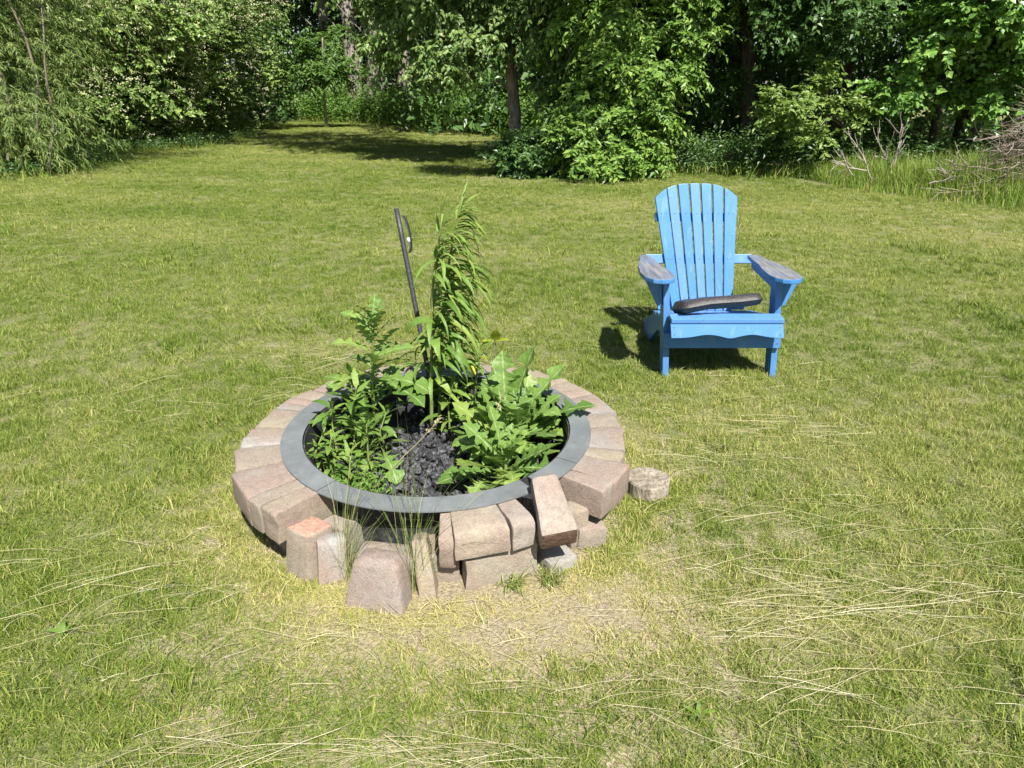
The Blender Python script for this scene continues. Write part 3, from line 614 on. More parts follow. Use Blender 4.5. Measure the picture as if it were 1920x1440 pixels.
make_tree('ground_shrub', 'dark low shrub hiding the foot of the ash tree', 'shrub', (.35, 11.3, 0), 23, [([(.35, 11.3, 0), (.4, 11.35, .5)], .02, .01)],
          [((.38, 11.3, .30), (.55, .5, .30), 480), ((.75, 11.0, .32), (.5, .42, .34), 400), ((.25, 12.3, .32), (.36, .45, .30), 200), ((1.0, 11.5, .85), (.4, .45, .45), 240)], 'dark_leaf', 'dark_bark',
          crown_kw=dict(leaf=(.075, .045), per=12, spray=.25, droop=.3, shell=.35), crown_name='foliage')

# right-hand wood
b = (4.15, 12.5, 0); bx, by, _ = b
make_tree('oak_tree', 'tall dark trunk straight behind the chair, at the front of the right-hand wood', 'tree', b, 31,
          [([(bx, by, 0), (bx - .22, by, 1.5), (bx - .50, by + .05, 3.2), (bx - .8, by + .2, 7)], .14, .08)],
          [((3.2, 11.6, 2.6), (1.2, .8, .8), 620), ((4.7, 11.7, 2.75), (1.4, .9, .9), 700), ((3.9, 12.0, 4.2), (2.4, 1.6, 1.4), 1500), ((4.4, 13.4, 6.3), (2.6, 1.8, 1.6), 900), ((3.0, 12.3, 1.5), (.6, .5, .6), 160)],
          'dark_leaf', 'dark_bark', [((bx - .16, by, 1.1), (bx - 1.35, by - .3, 1.45), .03, .010), ((bx - .1, by, 2.5), (bx + .8, by - .3, 3.4), .04, .012), ((bx - .1, by, 2.6), (bx - .9, by - .3, 3.4), .04, .012)],
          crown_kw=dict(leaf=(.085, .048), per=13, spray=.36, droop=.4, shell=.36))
for i, (lab, x, y, lean, bl) in enumerate((
    ('slender twin-stemmed tree in the dark wood right of the tall trunk', 5.6, 12.9, .7, [((5.7, 12.6, 3.2), (1.4, 1.0, 1.0), 420), ((6.0, 12.8, 5.2), (2.0, 1.6, 1.5), 700)]),
    ('shaded tree deep in the wood behind the brush pile', 7.8, 13.4, -.3, [((7.6, 13.2, 2.6), (1.6, 1.0, 1.2), 420), ((7.8, 13.4, 5.0), (2.2, 1.8, 1.6), 700)]),
    ('shaded tree between the boxelder and the tall trunk', 2.9, 13.6, .2, [((2.9, 13.4, 2.4), (1.2, .9, 1.3), 520), ((3.0, 13.6, 4.8), (1.9, 1.6, 1.5), 600)]))):
    tr = [([(x, y, 0), (x + lean * .3, y, 1.6), (x + lean, y, 5.5)], .08, .04)]
    if i == 0: tr.append(([(x - .05, y, .3), (x - .15, y, 2), (x - .1, y, 5)], .06, .03))
    make_tree('woodland_tree', lab, 'tree', (x, y, 0), 70 + i, tr, bl, 'dark_leaf', 'dark_bark', [((x + lean * .2, y, 1.5), (x + 1, y - .4, 2.8), .025, .008)], 'trees inside the right-hand wood', dict(leaf=(.10, .055), per=12, spray=.4, droop=.4, shell=.4))
b = (5.1, 11.2, 0)
make_tree('maple_sapling', 'sunlit yellow-green maple branch reaching out above the low dark plants', 'tree', b, 33,
          [([(5.35, 11.5, 0), (5.15, 11.35, .7), (4.8, 11.0, 1.25)], .03, .012)],
          [((4.25, 10.75, .98), (.55, .3, .20), 120), ((4.65, 10.85, 1.20), (.42, .26, .18), 80), ((3.85, 10.7, 1.02), (.32, .22, .15), 50), ((5.0, 10.8, .95), (.36, .24, .16), 56), ((4.5, 10.7, .66), (.34, .2, .11), 40), ((4.5, 10.9, 1.48), (.16, .15, .14), 14)],
          'maple', 'bark', [((5.15, 11.35, .7), (3.9, 10.7, 1.0), .015, .004), ((5.1, 11.3, .8), (5.0, 10.8, 1.0), .012, .004), ((4.9, 11.1, 1.0), (4.5, 10.7, .7), .01, .003)],
          crown_kw=dict(leaf=(.085, .042), per=11, spray=.24, droop=.35, shell=.5, jit=.7))
b = (7.4, 11.6, 0)
make_tree('poplar_tree', 'large glossy-leaved poplar filling the upper right above the brush pile', 'tree', b, 34,
          [([(7.4, 11.9, 0), (7.35, 11.8, 1.5), (7.2, 11.7, 4), (7.2, 11.8, 8)], .16, .08)],
          [((6.55, 10.9, 2.35), (.95, .65, .7), 620), ((7.6, 10.9, 2.9), (1.3, .8, 1.0), 900), ((8.8, 10.8, 2.6), (1.2, .8, 1.1), 700), ((6.9, 12.0, 3.9), (1.7, 1.1, 1.1), 900), ((6.0, 11.0, 1.35), (.65, .45, .45), 220), ((7.0, 10.9, 1.25), (.6, .4, .4), 200), ((8.6, 13.0, 5.2), (2.2, 1.6, 1.6), 800), ((7.0, 13.4, 6.0), (2.2, 1.6, 1.5), 700), ((7.6, 11.2, 1.6), (.6, .4, .45), 170), ((7.2, 10.3, 2.7), (1.2, .5, .7), 420), ((8.6, 10.2, 2.5), (.9, .5, .8), 300), ((6.1, 10.5, 1.9), (.5, .35, .4), 140)],
          'poplar', 'dark_bark', [((7.3, 11.8, 1.6), (6.4, 11, 2.6), .04, .012), ((7.3, 11.8, 1.9), (8.6, 10.9, 2.8), .045, .012), ((7.3, 11.8, 1.2), (6.0, 11.0, 1.5), .03, .008)],
          crown_kw=dict(leaf=(.085, .065), per=12, spray=.34, droop=.45, shell=.34, jit=.6))

# ------------------------------------------------------------------ unmown grass strip, dead branches, brush pile
rng = np.random.default_rng(51); n = 26000
X = 4.5 + 5.0 * rng.random(n); Y = front_of_tall_grass(X) + rng.random(n) ** .8 * 2.6 - .15 + .12 * rng.normal(size=n)
k = Y < 11.0; X, Y = X[k], Y[k]; dpt = np.clip((Y - front_of_tall_grass(X)) / .9, 0, 1)
Hh = (.12 + .40 * dpt * np.interp(X, [4.5, 5.6], [.45, 1]) * (.5 + .8 * fbm(X, Y, .7, 71))) * (.7 + .5 * rng.random(len(X)))
V, F = blades_arrays(rng, np.stack([X, Y, np.zeros(len(X))], 1), Hh, np.full(len(X), .0085), .12 + .65 * rng.random(len(X)) ** 1.5, seg=4)
o = link('tall_grass', mesh_np('tall_grass', V, F), M['tall_grass']); tag(o, 'bright green unmown grass strip in front of the brush pile', 'grass', kind='stuff')

def stick(rng, a, b, r0, twigs=3, sub=.4):
    P = wander(rng, a, b, 7, np.linalg.norm(np.subtract(b, a)) * .03); arr = [tube_arrays(P, np.linspace(r0, r0 * .35, 7), 5)]
    dirn = unit(np.subtract(b, a)[None])[0]; ln = np.linalg.norm(np.subtract(b, a))
    for q in range(twigs):
        i = rng.integers(2, 6); dv = unit((dirn + rng.normal(size=3) * .6)[None])[0]
        Q = wander(rng, P[i], P[i] + dv * ln * sub * (.5 + .6 * rng.random()), 5, ln * .012); arr.append(tube_arrays(Q, np.linspace(r0 * .5, r0 * .18, 5), 4))
    return join_arrays(arr)
rng = np.random.default_rng(53)
for lab, parts in (('bare grey dead branch bending left out of the tall grass', [((1640, 345), (1590, 245), 9.6), ((1625, 320), (1560, 300), 9.5), ((1600, 330), (1575, 290), 9.4)]),
                   ('forked pale dead branch standing highest in the tall grass', [((1670, 320), (1692, 232), 9.6), ((1665, 325), (1650, 240), 9.7), ((1668, 310), (1695, 262), 9.6)]),
                   ('short dead branch lying low in the grass towards the brush pile', [((1800, 340), (1755, 315), 8.9), ((1810, 338), (1785, 300), 8.9), ((1740, 345), (1790, 330), 8.8)])):
    p0 = at_y(*parts[0][0], parts[0][2]); base = Vector((p0.x, p0.y, 0)); root = empty('dead_branch', base); tag(root, lab, 'branch', 'dead branches in the tall grass')
    for a, b_, Y_ in parts:
        A = at_y(*a, Y_); A.z = max(.05, A.z); B = at_y(*b_, Y_ - .1)
        V, F = stick(rng, tuple(A), tuple(B), .011, 7, .5); link('limb', mesh_np('limb', rel(V, base), F, True), M['dead_branch'], root)
base = (6.6, 8.75, 0); root = empty('brush_pile', base); tag(root, 'heap of grey-brown cut branches at the right edge of the lawn', 'brush pile')
for i in range(300):
    z = .06 + 1.10 * rng.random() ** 1.25; rr = 1.2 * (1.05 - z / 1.25); a = rng.random() * 6.283
    c = np.array([base[0] + rr * .72 * math.cos(a) + .12 * rng.normal(), base[1] + rr * .5 * math.sin(a) - .1, z])
    ang = rng.normal() * .8 + math.pi; ln = .35 + .7 * rng.random()
    dv = np.array([math.cos(ang) * .9, math.sin(ang) * .5 + rng.normal() * .25, -.15 + .34 * rng.normal()]); dv /= np.linalg.norm(dv)
    A = c - dv * ln * .5; B = c + dv * ln * .5; A[2] = max(.03, A[2]); B[2] = max(.03, B[2])
    V, F = stick(rng, A, B, .005 + .008 * rng.random() ** 1.5, 4, .45); link('stick', mesh_np('stick', rel(V, base), F, True), M['stick'], root)

# ------------------------------------------------------------------ steel fire ring
RZ = 0.20
ring = empty('fire_ring', (RC[0], RC[1], 0)); tag(ring, 'round steel fire ring with flat grey rim, overgrown with weeds', 'fire ring')
def arc_plate(p0, p1, r0, r1, z0, z1, step=3.0, drop=0.0):
    n = max(2, int(abs(p1 - p0) / step)); ps = np.radians(np.linspace(p0, p1, n + 1)); V = []; F = []
    for a in ps:
        c, s = math.cos(a), math.sin(a)
        V += [(r0 * c, r0 * s, z0), (r1 * c, r1 * s, z0 - drop), (r1 * c, r1 * s, z1 - drop), (r0 * c, r0 * s, z1)]
    for i in range(n):
        for j in range(4):
            a, b = i * 4 + j, i * 4 + (j + 1) % 4; F.append((a, b, b + 4, a + 4))
    F.append((3, 2, 1, 0)); e = n * 4; F.append((e, e + 1, e + 2, e + 3))
    return np.array(V), np.array(F)
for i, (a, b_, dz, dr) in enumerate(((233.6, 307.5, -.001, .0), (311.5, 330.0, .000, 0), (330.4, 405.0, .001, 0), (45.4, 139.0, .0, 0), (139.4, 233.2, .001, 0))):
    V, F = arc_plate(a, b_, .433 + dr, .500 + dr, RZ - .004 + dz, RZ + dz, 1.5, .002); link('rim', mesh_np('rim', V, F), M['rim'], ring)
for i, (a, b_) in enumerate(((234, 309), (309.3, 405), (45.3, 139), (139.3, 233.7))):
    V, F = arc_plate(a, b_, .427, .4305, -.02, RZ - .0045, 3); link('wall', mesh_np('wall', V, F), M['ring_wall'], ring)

# charcoal bed
rng = np.random.default_rng(61); arr = []
bm = bmesh.new(); bmesh.ops.create_icosphere(bm, subdivisions=1, radius=1.0); bm.verts.ensure_lookup_table()
IV = np.array([v.co[:] for v in bm.verts]); IF = np.array([[v.index for v in f.verts] for f in bm.faces]); bm.free()
def bed_h(x, y): return .055 + .035 * np.exp(-((x + .02) ** 2 + (y + .05) ** 2) / .05)
nr, na = 10, 40; V = [(0, 0, bed_h(0, 0) - .02)]; F = []
for i in range(1, nr + 1):
    for j in range(na): a = j / na * 6.283; q = .425 * i / nr; V.append((q * math.cos(a), q * math.sin(a), bed_h(q * math.cos(a), q * math.sin(a)) - .02 + .008 * rng.normal()))
for j in range(na): F.append((0, 1 + j, 1 + (j + 1) % na))
for i in range(nr - 1):
    for j in range(na):
        a, b_ = 1 + i * na + j, 1 + i * na + (j + 1) % na; F += [(a, a + na, b_ + na), (a, b_ + na, b_)]
arr.append((np.array(V), np.array(F)))
for i in range(1500):
    q = .415 * math.sqrt(rng.random()); a = rng.random() * 6.283; x, y = q * math.cos(a), q * math.sin(a); s = .006 + .014 * rng.random() ** 2.2
    V = IV * (1 + .22 * rng.normal(size=(12 if len(IV) == 12 else len(IV), 1))) * s * np.array([1, .7 + .5 * rng.random(), .55 + .3 * rng.random()])
    e = Euler(rng.random(3) * 6.28).to_matrix(); V = V @ np.array(e).T + np.array([x, y, bed_h(x, y) - .012 + .012 * rng.random()])
    arr.append((V, IF))
V, F = join_arrays(arr); V[:, :2] += RC
o = link('charcoal_bed', mesh_np('charcoal_bed', V, F), M['coal']); tag(o, 'bed of black charcoal lumps inside the fire ring', 'charcoal', kind='stuff')

# ------------------------------------------------------------------ concrete bricks round the ring
TAN, PINK, BUFF, GREY, ROSE, SAND = (.37, .315, .245), (.375, .29, .24), (.40, .345, .245), (.37, .355, .325), (.44, .23, .17), (.41, .355, .275)
def brick_mesh(poly, z0, z1, seed, bev=.0030, rough=.0024, cuts=3, taper_top=0.0, chamfer=None):
    """prism over a 4-corner polygon, subdivided, roughened, edges rounded; chamfer: index of the polygon side whose top edge is broken off"""
    rs = np.random.default_rng(seed); bm = bmesh.new()
    poly = [Vector((p[0], p[1], 0)) + Vector((*(rs.normal(size=2) * .002), 0)) for p in poly]; c = sum(poly, Vector()) / len(poly)
    lo = [bm.verts.new((p.x, p.y, z0)) for p in poly]; hi = [bm.verts.new((*(p + (c - p) * taper_top).xy, z1 + rs.normal() * .0015)) for p in poly]
    n = len(poly); bm.faces.new(lo[::-1]); bm.faces.new(hi)
    for i in range(n): bm.faces.new((lo[i], lo[(i + 1) % n], hi[(i + 1) % n], hi[i]))
    bmesh.ops.recalc_face_normals(bm, faces=bm.faces)
    if chamfer:
        i, amt = chamfer; e = bm.edges.get((hi[i], hi[(i + 1) % n]))
        bmesh.ops.bevel(bm, geom=[e], offset=amt, segments=3, profile=.55, affect='EDGES')
    sharp = [e for e in bm.edges if len(e.link_faces) == 2 and e.calc_face_angle(0) > R(35)]
    bmesh.ops.bevel(bm, geom=sharp, offset=bev, segments=2, profile=.6, affect='EDGES', clamp_overlap=True)
    bmesh.ops.triangulate(bm, faces=[f for f in bm.faces if len(f.verts) > 4])
    long_ = [e for e in bm.edges if e.calc_length() > .035]
    bmesh.ops.subdivide_edges(bm, edges=long_, cuts=2, use_grid_fill=True)
    off = Vector(rs.random(3) * 40)
    for v in bm.verts:
        ch = mnoise.noise(v.co * 16 + off)
        if ch > .36: v.co += (Vector((0, 0, (z0 + z1) / 2)) - v.co) * min(.12, (ch - .36) * .45) * .6
        d = mnoise.noise_vector(v.co * 28 + off) * rough + mnoise.noise_vector(v.co * 90 + off) * rough * .6; v.co += d
    bmesh.ops.triangulate(bm, faces=bm.faces[:])
    me = bpy.data.meshes.new('brick'); bm.to_mesh(me); bm.free()
    me.polygons.foreach_set('use_smooth', np.ones(len(me.polygons), bool)); me.set_sharp_from_angle(angle=R(50))
    return me
def sector_brick(parent, p0, p1, ri, ro, z0, z1, col, seed, tilt=(0, 0), cham=.010, dr=0.0):
    pm = R((p0 + p1) / 2); cx, cy = (ri + ro) / 2 * math.cos(pm), (ri + ro) / 2 * math.sin(pm)
    gap = .0003
    def P(r, a, sgn): return (r * math.cos(a) - sgn * gap * math.sin(a) * -1 - cx, r * math.sin(a) + sgn * gap * math.cos(a) * -1 * -1 - cy)
    a0, a1 = R(p0), R(p1)
    poly = [P(ri, a0, 1), P(ro, a0, 1), P(ro, a1, -1), P(ri, a1, -1)]
    me = brick_mesh(poly, z0 - (z0 + z1) / 2, z1 - (z0 + z1) / 2, seed, chamfer=(1, cham) if cham else None)
    o = link('brick', me, M['brick'], parent); o.location = (cx + dr * math.cos(pm), cy + dr * math.sin(pm), (z0 + z1) / 2)
    o.rotation_euler = (tilt[0], tilt[1], 0); o.color = (*col, 1); return o
wall = empty('brick_surround', (RC[0], RC[1], 0)); tag(wall, 'ring of tan and pink concrete bricks laid around the steel fire ring', 'brick wall')
rs = np.random.default_rng(5)
top = [(-38.6, -33.4, PINK, .632), (-33.2, -22.6, PINK, .64), (-22.2, -15.5, BUFF, .615), (-15.3, -.2, GREY, .612), (.2, 10.4, TAN, .602), (10.7, 26.7, GREY, .612), (27.0, 41.2, SAND, .608)]
a = 41.5
while a < 134:
    b_ = min(a + rs.choice([7.5, 14.5]), 141.2)
    if 141.2 - b_ < 5: b_ = 141.2
    top.append((a, b_ - .25, [TAN, PINK, SAND, BUFF][rs.integers(4)], .60 + .012 * rs.random())); a = b_ + .05
top += [(141.5, 148.3, PINK, .596), (148.6, 155.9, SAND, .60), (156.2, 160.2, PINK, .615), (160.5, 165.8, GREY, .612), (166.2, 180.0, BUFF, .614), (180.3, 186.2, TAN, .622), (186.6, 193.0, (.47, .46, .43), .626),
        (193.3, 207.0, TAN, .636), (207.2, 221.8, PINK, .645), (222.0, 227.4, TAN, .640), (227.6, 233.8, BUFF, .636)]
for i, (p0, p1, col, ro) in enumerate(top):
    sector_brick(wall, p0, p1, .440, ro, .100 + .001 * (i % 3), .1935 + .0012 * rs.normal(), col, 200 + i, (rs.normal() * .008, rs.normal() * .008))
a = -42
i = 0
while a < 226:
    b_ = a + [15.5, 8, 13][i % 3]; b_ = min(b_, 229)
    sector_brick(wall, a, b_ - .4, .440, .575 + .012 * rs.random(), -.01, .0985, [TAN, BUFF, GREY, SAND][rs.integers(4)], 300 + i); a = b_ + .05; i += 1
sector_brick(wall, 279.2, 293.6, .445, .600, .110, .190, (.46, .385, .29), 401, (0, 0), .034)                 # big front brick of the upper course
sector_brick(wall, 294.3, 300.6, .455, .606, .108, .191, (.41, .36, .31), 402, (.0, 0), .030)
sector_brick(wall, 281.8, 301.6, .45, .590, -.02, .0955, (.45, .39, .30), 403, cham=.008)
sector_brick(wall, 269.5, 280.8, .44, .545, -.02, .085, TAN, 404, cham=.008)

def loose(lab, w_, d, h, base, rz, rx=0.0, ry=0.0, col=TAN, seed=0, wt=None, dt=None, name='brick', cham=None, bev=.010):
    """free-standing brick: w x d footprint, height h, wt/dt: width and depth at the top"""
    rs2 = np.random.default_rng(seed); bm = bmesh.new(); wt = wt or w_; dt = dt or d
    lo = [bm.verts.new((x * w_ / 2, y * d / 2, 0)) for x, y in ((-1, -1), (1, -1), (1, 1), (-1, 1))]; hi = [bm.verts.new((x * wt / 2, y * dt / 2, h)) for x, y in ((-1, -1), (1, -1), (1, 1), (-1, 1))]
    bm.faces.new(lo[::-1]); bm.faces.new(hi)
    for i in range(4): bm.faces.new((lo[i], lo[(i + 1) % 4], hi[(i + 1) % 4], hi[i]))
    bmesh.ops.recalc_face_normals(bm, faces=bm.faces)
    if cham:
        es = [bm.edges.get((hi[a_], hi[b2])) for a_, b2 in cham[0]]; bmesh.ops.bevel(bm, geom=es, offset=cham[1], segments=3, profile=.55, affect='EDGES')
    sharp = [e for e in bm.edges if len(e.link_faces) == 2 and e.calc_face_angle(0) > R(35)]
    bmesh.ops.bevel(bm, geom=sharp, offset=bev, segments=2, profile=.6, affect='EDGES', clamp_overlap=True)
    bmesh.ops.triangulate(bm, faces=[f for f in bm.faces if len(f.verts) > 4])
    bmesh.ops.subdivide_edges(bm, edges=[e for e in bm.edges if e.calc_length() > .035], cuts=2, use_grid_fill=True)
    off = Vector(rs2.random(3) * 40)
    for v in bm.verts: v.co += mnoise.noise_vector(v.co * 26 + off) * .003 + mnoise.noise_vector(v.co * 90 + off) * .0014
    bmesh.ops.triangulate(bm, faces=bm.faces[:])
    me = bpy.data.meshes.new('loose_brick'); bm.to_mesh(me); bm.free(); me.polygons.foreach_set('use_smooth', np.ones(len(me.polygons), bool)); me.set_sharp_from_angle(angle=R(50))
    o = link('loose_brick', me, M['brick'], None, base); o.rotation_euler = (rx, ry, rz); o.color = (*col, 1); tag(o, lab, 'brick', 'bricks fallen from the front of the ring'); return o
loose('rose-grey trapezoid brick standing on end like a small tombstone', .178, .085, .17, (-.346, 1.395, -.038), R(-14), R(-12), R(1), (.37, .305, .27), 501, .112, .075, cham=([(0, 1), (1, 2), (3, 0)], .022), bev=.013)
loose('tan brick with pink top standing on end, leftmost of the fallen bricks', .10, .10, .168, (-.556, 1.53, -.032), R(-34), R(-6), 0, (.42, .355, .27), 502, .085, .09)
o = bpy.data.objects['loose_brick.001']
mp_, np_, bp_, _ = newmat('rose_brick_face'); oc = objcoord(np_); a_ = noise(np_, 55, 5, oc, .75).outputs[0]
np_.links.new(ramp(np_, a_, [(.32, (.27, .15, .11)), (.55, (.42, .25, .185)), (.72, (.50, .36, .29))]).outputs[0], bp_.inputs['Base Color']); bp_.inputs['Roughness'].default_value = .92; bump(np_, bp_, a_, .9, .006)
o.data.materials.append(mp_)
for p in o.data.polygons:
    if p.normal.z > .6: p.material_index = 1
loose('grey brick on end, leaning against the tan pink-topped one', .085, .065, .165, (-.487, 1.495, -.046), R(20), R(-10), R(4), (.40, .39, .37), 503, .075, .055, cham=([(0, 1)], .02))
loose('small grey brick lying behind the upright fallen bricks, against the ring', .11, .10, .098, (-.485, 1.64, 0), R(-35), 0, 0, (.36, .36, .32), 504, .10, .09)
loose('pale flat brick lying behind the tombstone-like brick', .19, .075, .100, (-.315, 1.505, -.016), R(-8), R(2), 0, (.37, .355, .31), 505)
loose('narrow sand-coloured brick leaning upright beside the tombstone-like brick', .05, .10, .165, (-.218, 1.455, -.02), R(4), R(-14), R(-8), (.40, .335, .225), 506, .042, .06, cham=([(0, 1)], .02))
loose('slim pinkish brick hanging over the front edge below the rim', .046, .135, .100, (-.170, 1.515, .080), R(2), R(14), 0, (.42, .335, .265), 507, .044, .12, cham=([(0, 1)], .03))
loose('small sandy brick lying low right of the leaning brick', .085, .09, .075, (.222, 1.668, -.008), R(12), 0, 0, (.39, .355, .28), 509)
loose('pale broken brick end half buried under the leaning brick', .09, .08, .05, (.125, 1.553, -.012), R(28), R(-4), 0, (.42, .40, .365), 510)
loose('tan brick stub in the shade behind the leaning brick', .06, .07, .12, (.178, 1.66, .0), R(30), 0, 0, (.40, .345, .255), 511)
# the brick leaning over the edge, its burnt end to the front
Tm = Vector((.088, 1.608, .222)); Bm = Vector((.122, 1.455, .152))
ax_ = (Tm - Bm).normalized(); sx_ = Vector((1, .22, .10)); sx_ = (sx_ - ax_ * sx_.dot(ax_)).normalized(); nz_ = sx_.cross(ax_)
o = loose('pale brick leaning over the front edge with a burnt brown lower end', .098, .072, .185, (0, 0, 0), 0, col=(.47, .395, .33), seed=508, wt=.072, dt=.07, cham=([(0, 1)], .012), bev=.012)
o.matrix_world = Matrix.Translation(Bm) @ Matrix(((sx_.x, -nz_.x, ax_.x), (sx_.y, -nz_.y, ax_.y), (sx_.z, -nz_.z, ax_.z))).to_4x4()
me_b, nb, bsb, _ = newmat('burnt_brick_end'); oc = objcoord(nb); nz0 = noise(nb, 55, 4, oc, .7).outputs[0]
nb.links.new(ramp(nb, nz0, [(.3, (.05, .035, .025)), (.6, (.14, .075, .05)), (.8, (.22, .15, .11))]).outputs[0], bsb.inputs['Base Color']); bsb.inputs['Roughness'].default_value = .9; bump(nb, bsb, nz0, .6, .01)
o.data.materials.append(me_b)
for p in o.data.polygons:
    if p.normal.z < -.75: p.material_index = 1

# stump of a post beside the ring
base = at_z(1217, 938, 0); base.y += .045; base.z = -.014
root = empty('log_stump', base); tag(root, 'short weathered round log stump right of the fire ring', 'stump')
rs = np.random.default_rng(6); V = []; F = []; n = 26
prof = [(.071, -.03), (.071, .03), (.070, .066), (.066, .071), (.035, .070), (.0, .0705)]
for i, (r_, z_) in enumerate(prof[:-1]):
    for j in range(n):
        a = j / n * 6.283; k_ = 1 + .035 * math.sin(3 * a + 1) + .02 * math.sin(7 * a); V.append((r_ * k_ * math.cos(a), r_ * k_ * math.sin(a), z_ + (.003 * rs.normal() if z_ > .06 else 0)))
for i in range(len(prof) - 2):
    for j in range(n): a, b_ = i * n + j, i * n + (j + 1) % n; F += [(a, b_, b_ + n), (a, b_ + n, a + n)]
V.append((0, 0, .0705)); c0 = len(V) - 1
for j in range(n): F.append(((len(prof) - 2) * n + j, (len(prof) - 2) * n + (j + 1) % n, c0))
link('log', mesh_np('log', np.array(V), np.array(F), False), M['old_wood'], root)

# poker: black rod with a flat loop
A = at_y(806, 712, 2.30); B = at_y(743, 391, 2.44); A0 = A + (A - B).normalized() * .10
root = empty('fire_poker', A0); tag(root, 'black iron fire poker with a flat loop stuck upright in the ring', 'poker')
V, F = tube_arrays([tuple(A0 + (B - A0) * t - A0) for t in np.linspace(0, 1, 8)], .0088, 10); link('rod', mesh_np('rod', V, F, True), M['iron'], root)
ax = (B - A0).normalized(); side = Vector((1, .55, 0)); side = (side - ax * side.dot(ax)).normalized(); wd = ax.cross(side)
L0 = at_y(749, 404, 2.44) ; ln = (at_y(763, 475, 2.42) - at_y(749, 404, 2.44)).length
pts = []
for t in np.linspace(0, math.pi, 15):
    pts.append(L0 - ax * ln * (.5 - .5 * math.cos(t)) + side * (.024 * math.sin(t) ** .6))
Vs = []; Fs = []
for i, p in enumerate(pts):
    for dw, dt in ((-.013, -.002), (.013, -.002), (.013, .002), (-.013, .002)): Vs.append(tuple(p + (wd * .7 + side * .55) * dw + side * dt - A0))
for i in range(len(pts) - 1):
    for j in range(4): a, b_ = i * 4 + j, i * 4 + (j + 1) % 4; Fs.append((a, b_, b_ + 4, a + 4))
Fs += [(3, 2, 1, 0), (len(Vs) - 4, len(Vs) - 3, len(Vs) - 2, len(Vs) - 1)]
lp = link('loop', mesh_np('loop', np.array(Vs), np.array(Fs)), M['iron'], root)
q = at_y(766, 450, 2.42); V, F = tube_arrays([tuple(q - A0 - ax * .008), tuple(q - A0), tuple(q - A0 + ax * .008)], .006, 8); link('bare_spot', mesh_np('bare_spot', V, F, True), M['bare_metal'], lp, None)

# ------------------------------------------------------------------ weeds in the ring
def leaf_shape(kind, seed, droop, fold=.25, wave=.0):
    """unit-length leaf along +X, returns a mesh with UV (u across, v along)"""
    rs = np.random.default_rng(seed); n = 44 if kind == 'lobed' else 10
    t = np.linspace(0, 1, n + 1)
    if kind == 'lance': wdt = .068 * (np.sin(np.pi * np.clip(t, 0, 1) ** .75) ** .9) + .004
    elif kind == 'oval': wdt = .27 * np.sin(np.pi * t ** .8) ** .8 + .002
    else:
        env = .215 * np.clip(np.sin(np.pi * np.clip(t * .86 + .10, 0, 1)), 0, 1) * (.45 + .85 * t)
        k = 5.4; ph = (t * k + rs.random() * .3) % 1.0
        tooth = np.where(ph < .62, (ph / .62) ** .9, 1 - (ph - .62) / .38)
        tooth = np.where(t > .80, 1.0, tooth)
        wdt = env * (.20 + 1.08 * tooth ** 1.25) * (1 + .10 * rs.normal(size=n + 1)); wdt[-1] = .002
        wdt = np.where(t < .12, np.minimum(wdt, .022), wdt)
        wdt = np.where(t > .80, np.interp(t, [.80, .86, 1.0], [wdt[int(.79 * n)], .16, .004]), wdt)
    ang = droop[0] + (droop[1] - droop[0]) * t ** 1.2
    dx = np.cos(ang) / n; dz = np.sin(ang) / n; x = np.concatenate([[0], np.cumsum(dx[1:])]); z = np.concatenate([[0], np.cumsum(dz[1:])])
    cols = (-1, -.5, 0, .5, 1) if kind == 'lobed' else (-1, 0, 1); V = []; UV = []
    for i in range(n + 1):
        for c in cols:
            asym = 1 + (.18 * math.sin(i * 1.9 + seed) if c < 0 else 0)
            wv = wave * math.sin(t[i] * 23 + (2.1 if c < 0 else 0) + seed) * abs(c) * (wdt[i] / .15)
            up = fold * abs(c) * wdt[i] + wv
            V.append((x[i] - (.25 * wdt[i] * abs(c) if kind == 'lobed' else 0) - math.sin(ang[i]) * up, c * wdt[i] * asym, z[i] + math.cos(ang[i]) * up)); UV.append((c * .5 * min(1, wdt[i] / .06) + .5, t[i]))
    m_ = len(cols); F = []
    for i in range(n):
        for j in range(m_ - 1): a = i * m_ + j; F += [(a, a + m_, a + m_ + 1), (a, a + m_ + 1, a + 1)]
    return mesh_np('leaf', np.array(V), np.array(F), True, np.array(UV))
LANCE = [leaf_shape('lance', 1, (.35, -1.35)), leaf_shape('lance', 2, (.5, -.9)), leaf_shape('lance', 3, (.2, -.5)), leaf_shape('lance', 4, (.55, -1.7)), leaf_shape('lance', 5, (.3, -.1), .4)]
LOBED = [leaf_shape('lobed', 11, (.35, -.35), .22, .012), leaf_shape('lobed', 12, (.5, -.8), .25, .014), leaf_shape('lobed', 13, (.1, -.3), .15, .016), leaf_shape('lobed', 14, (.3, -1.0), .3, .012), leaf_shape('lobed', 15, (.25, .1), .3, .012)]
OVAL = [leaf_shape('oval', 21, (.3, -.3), .15), leaf_shape('oval', 22, (.5, .1), .2)]
for grp, mt in ((LANCE, 'lance'), (LOBED, 'thistle'), (OVAL, 'yellow_leaf')):
    for me in grp: me.materials.append(M[mt])
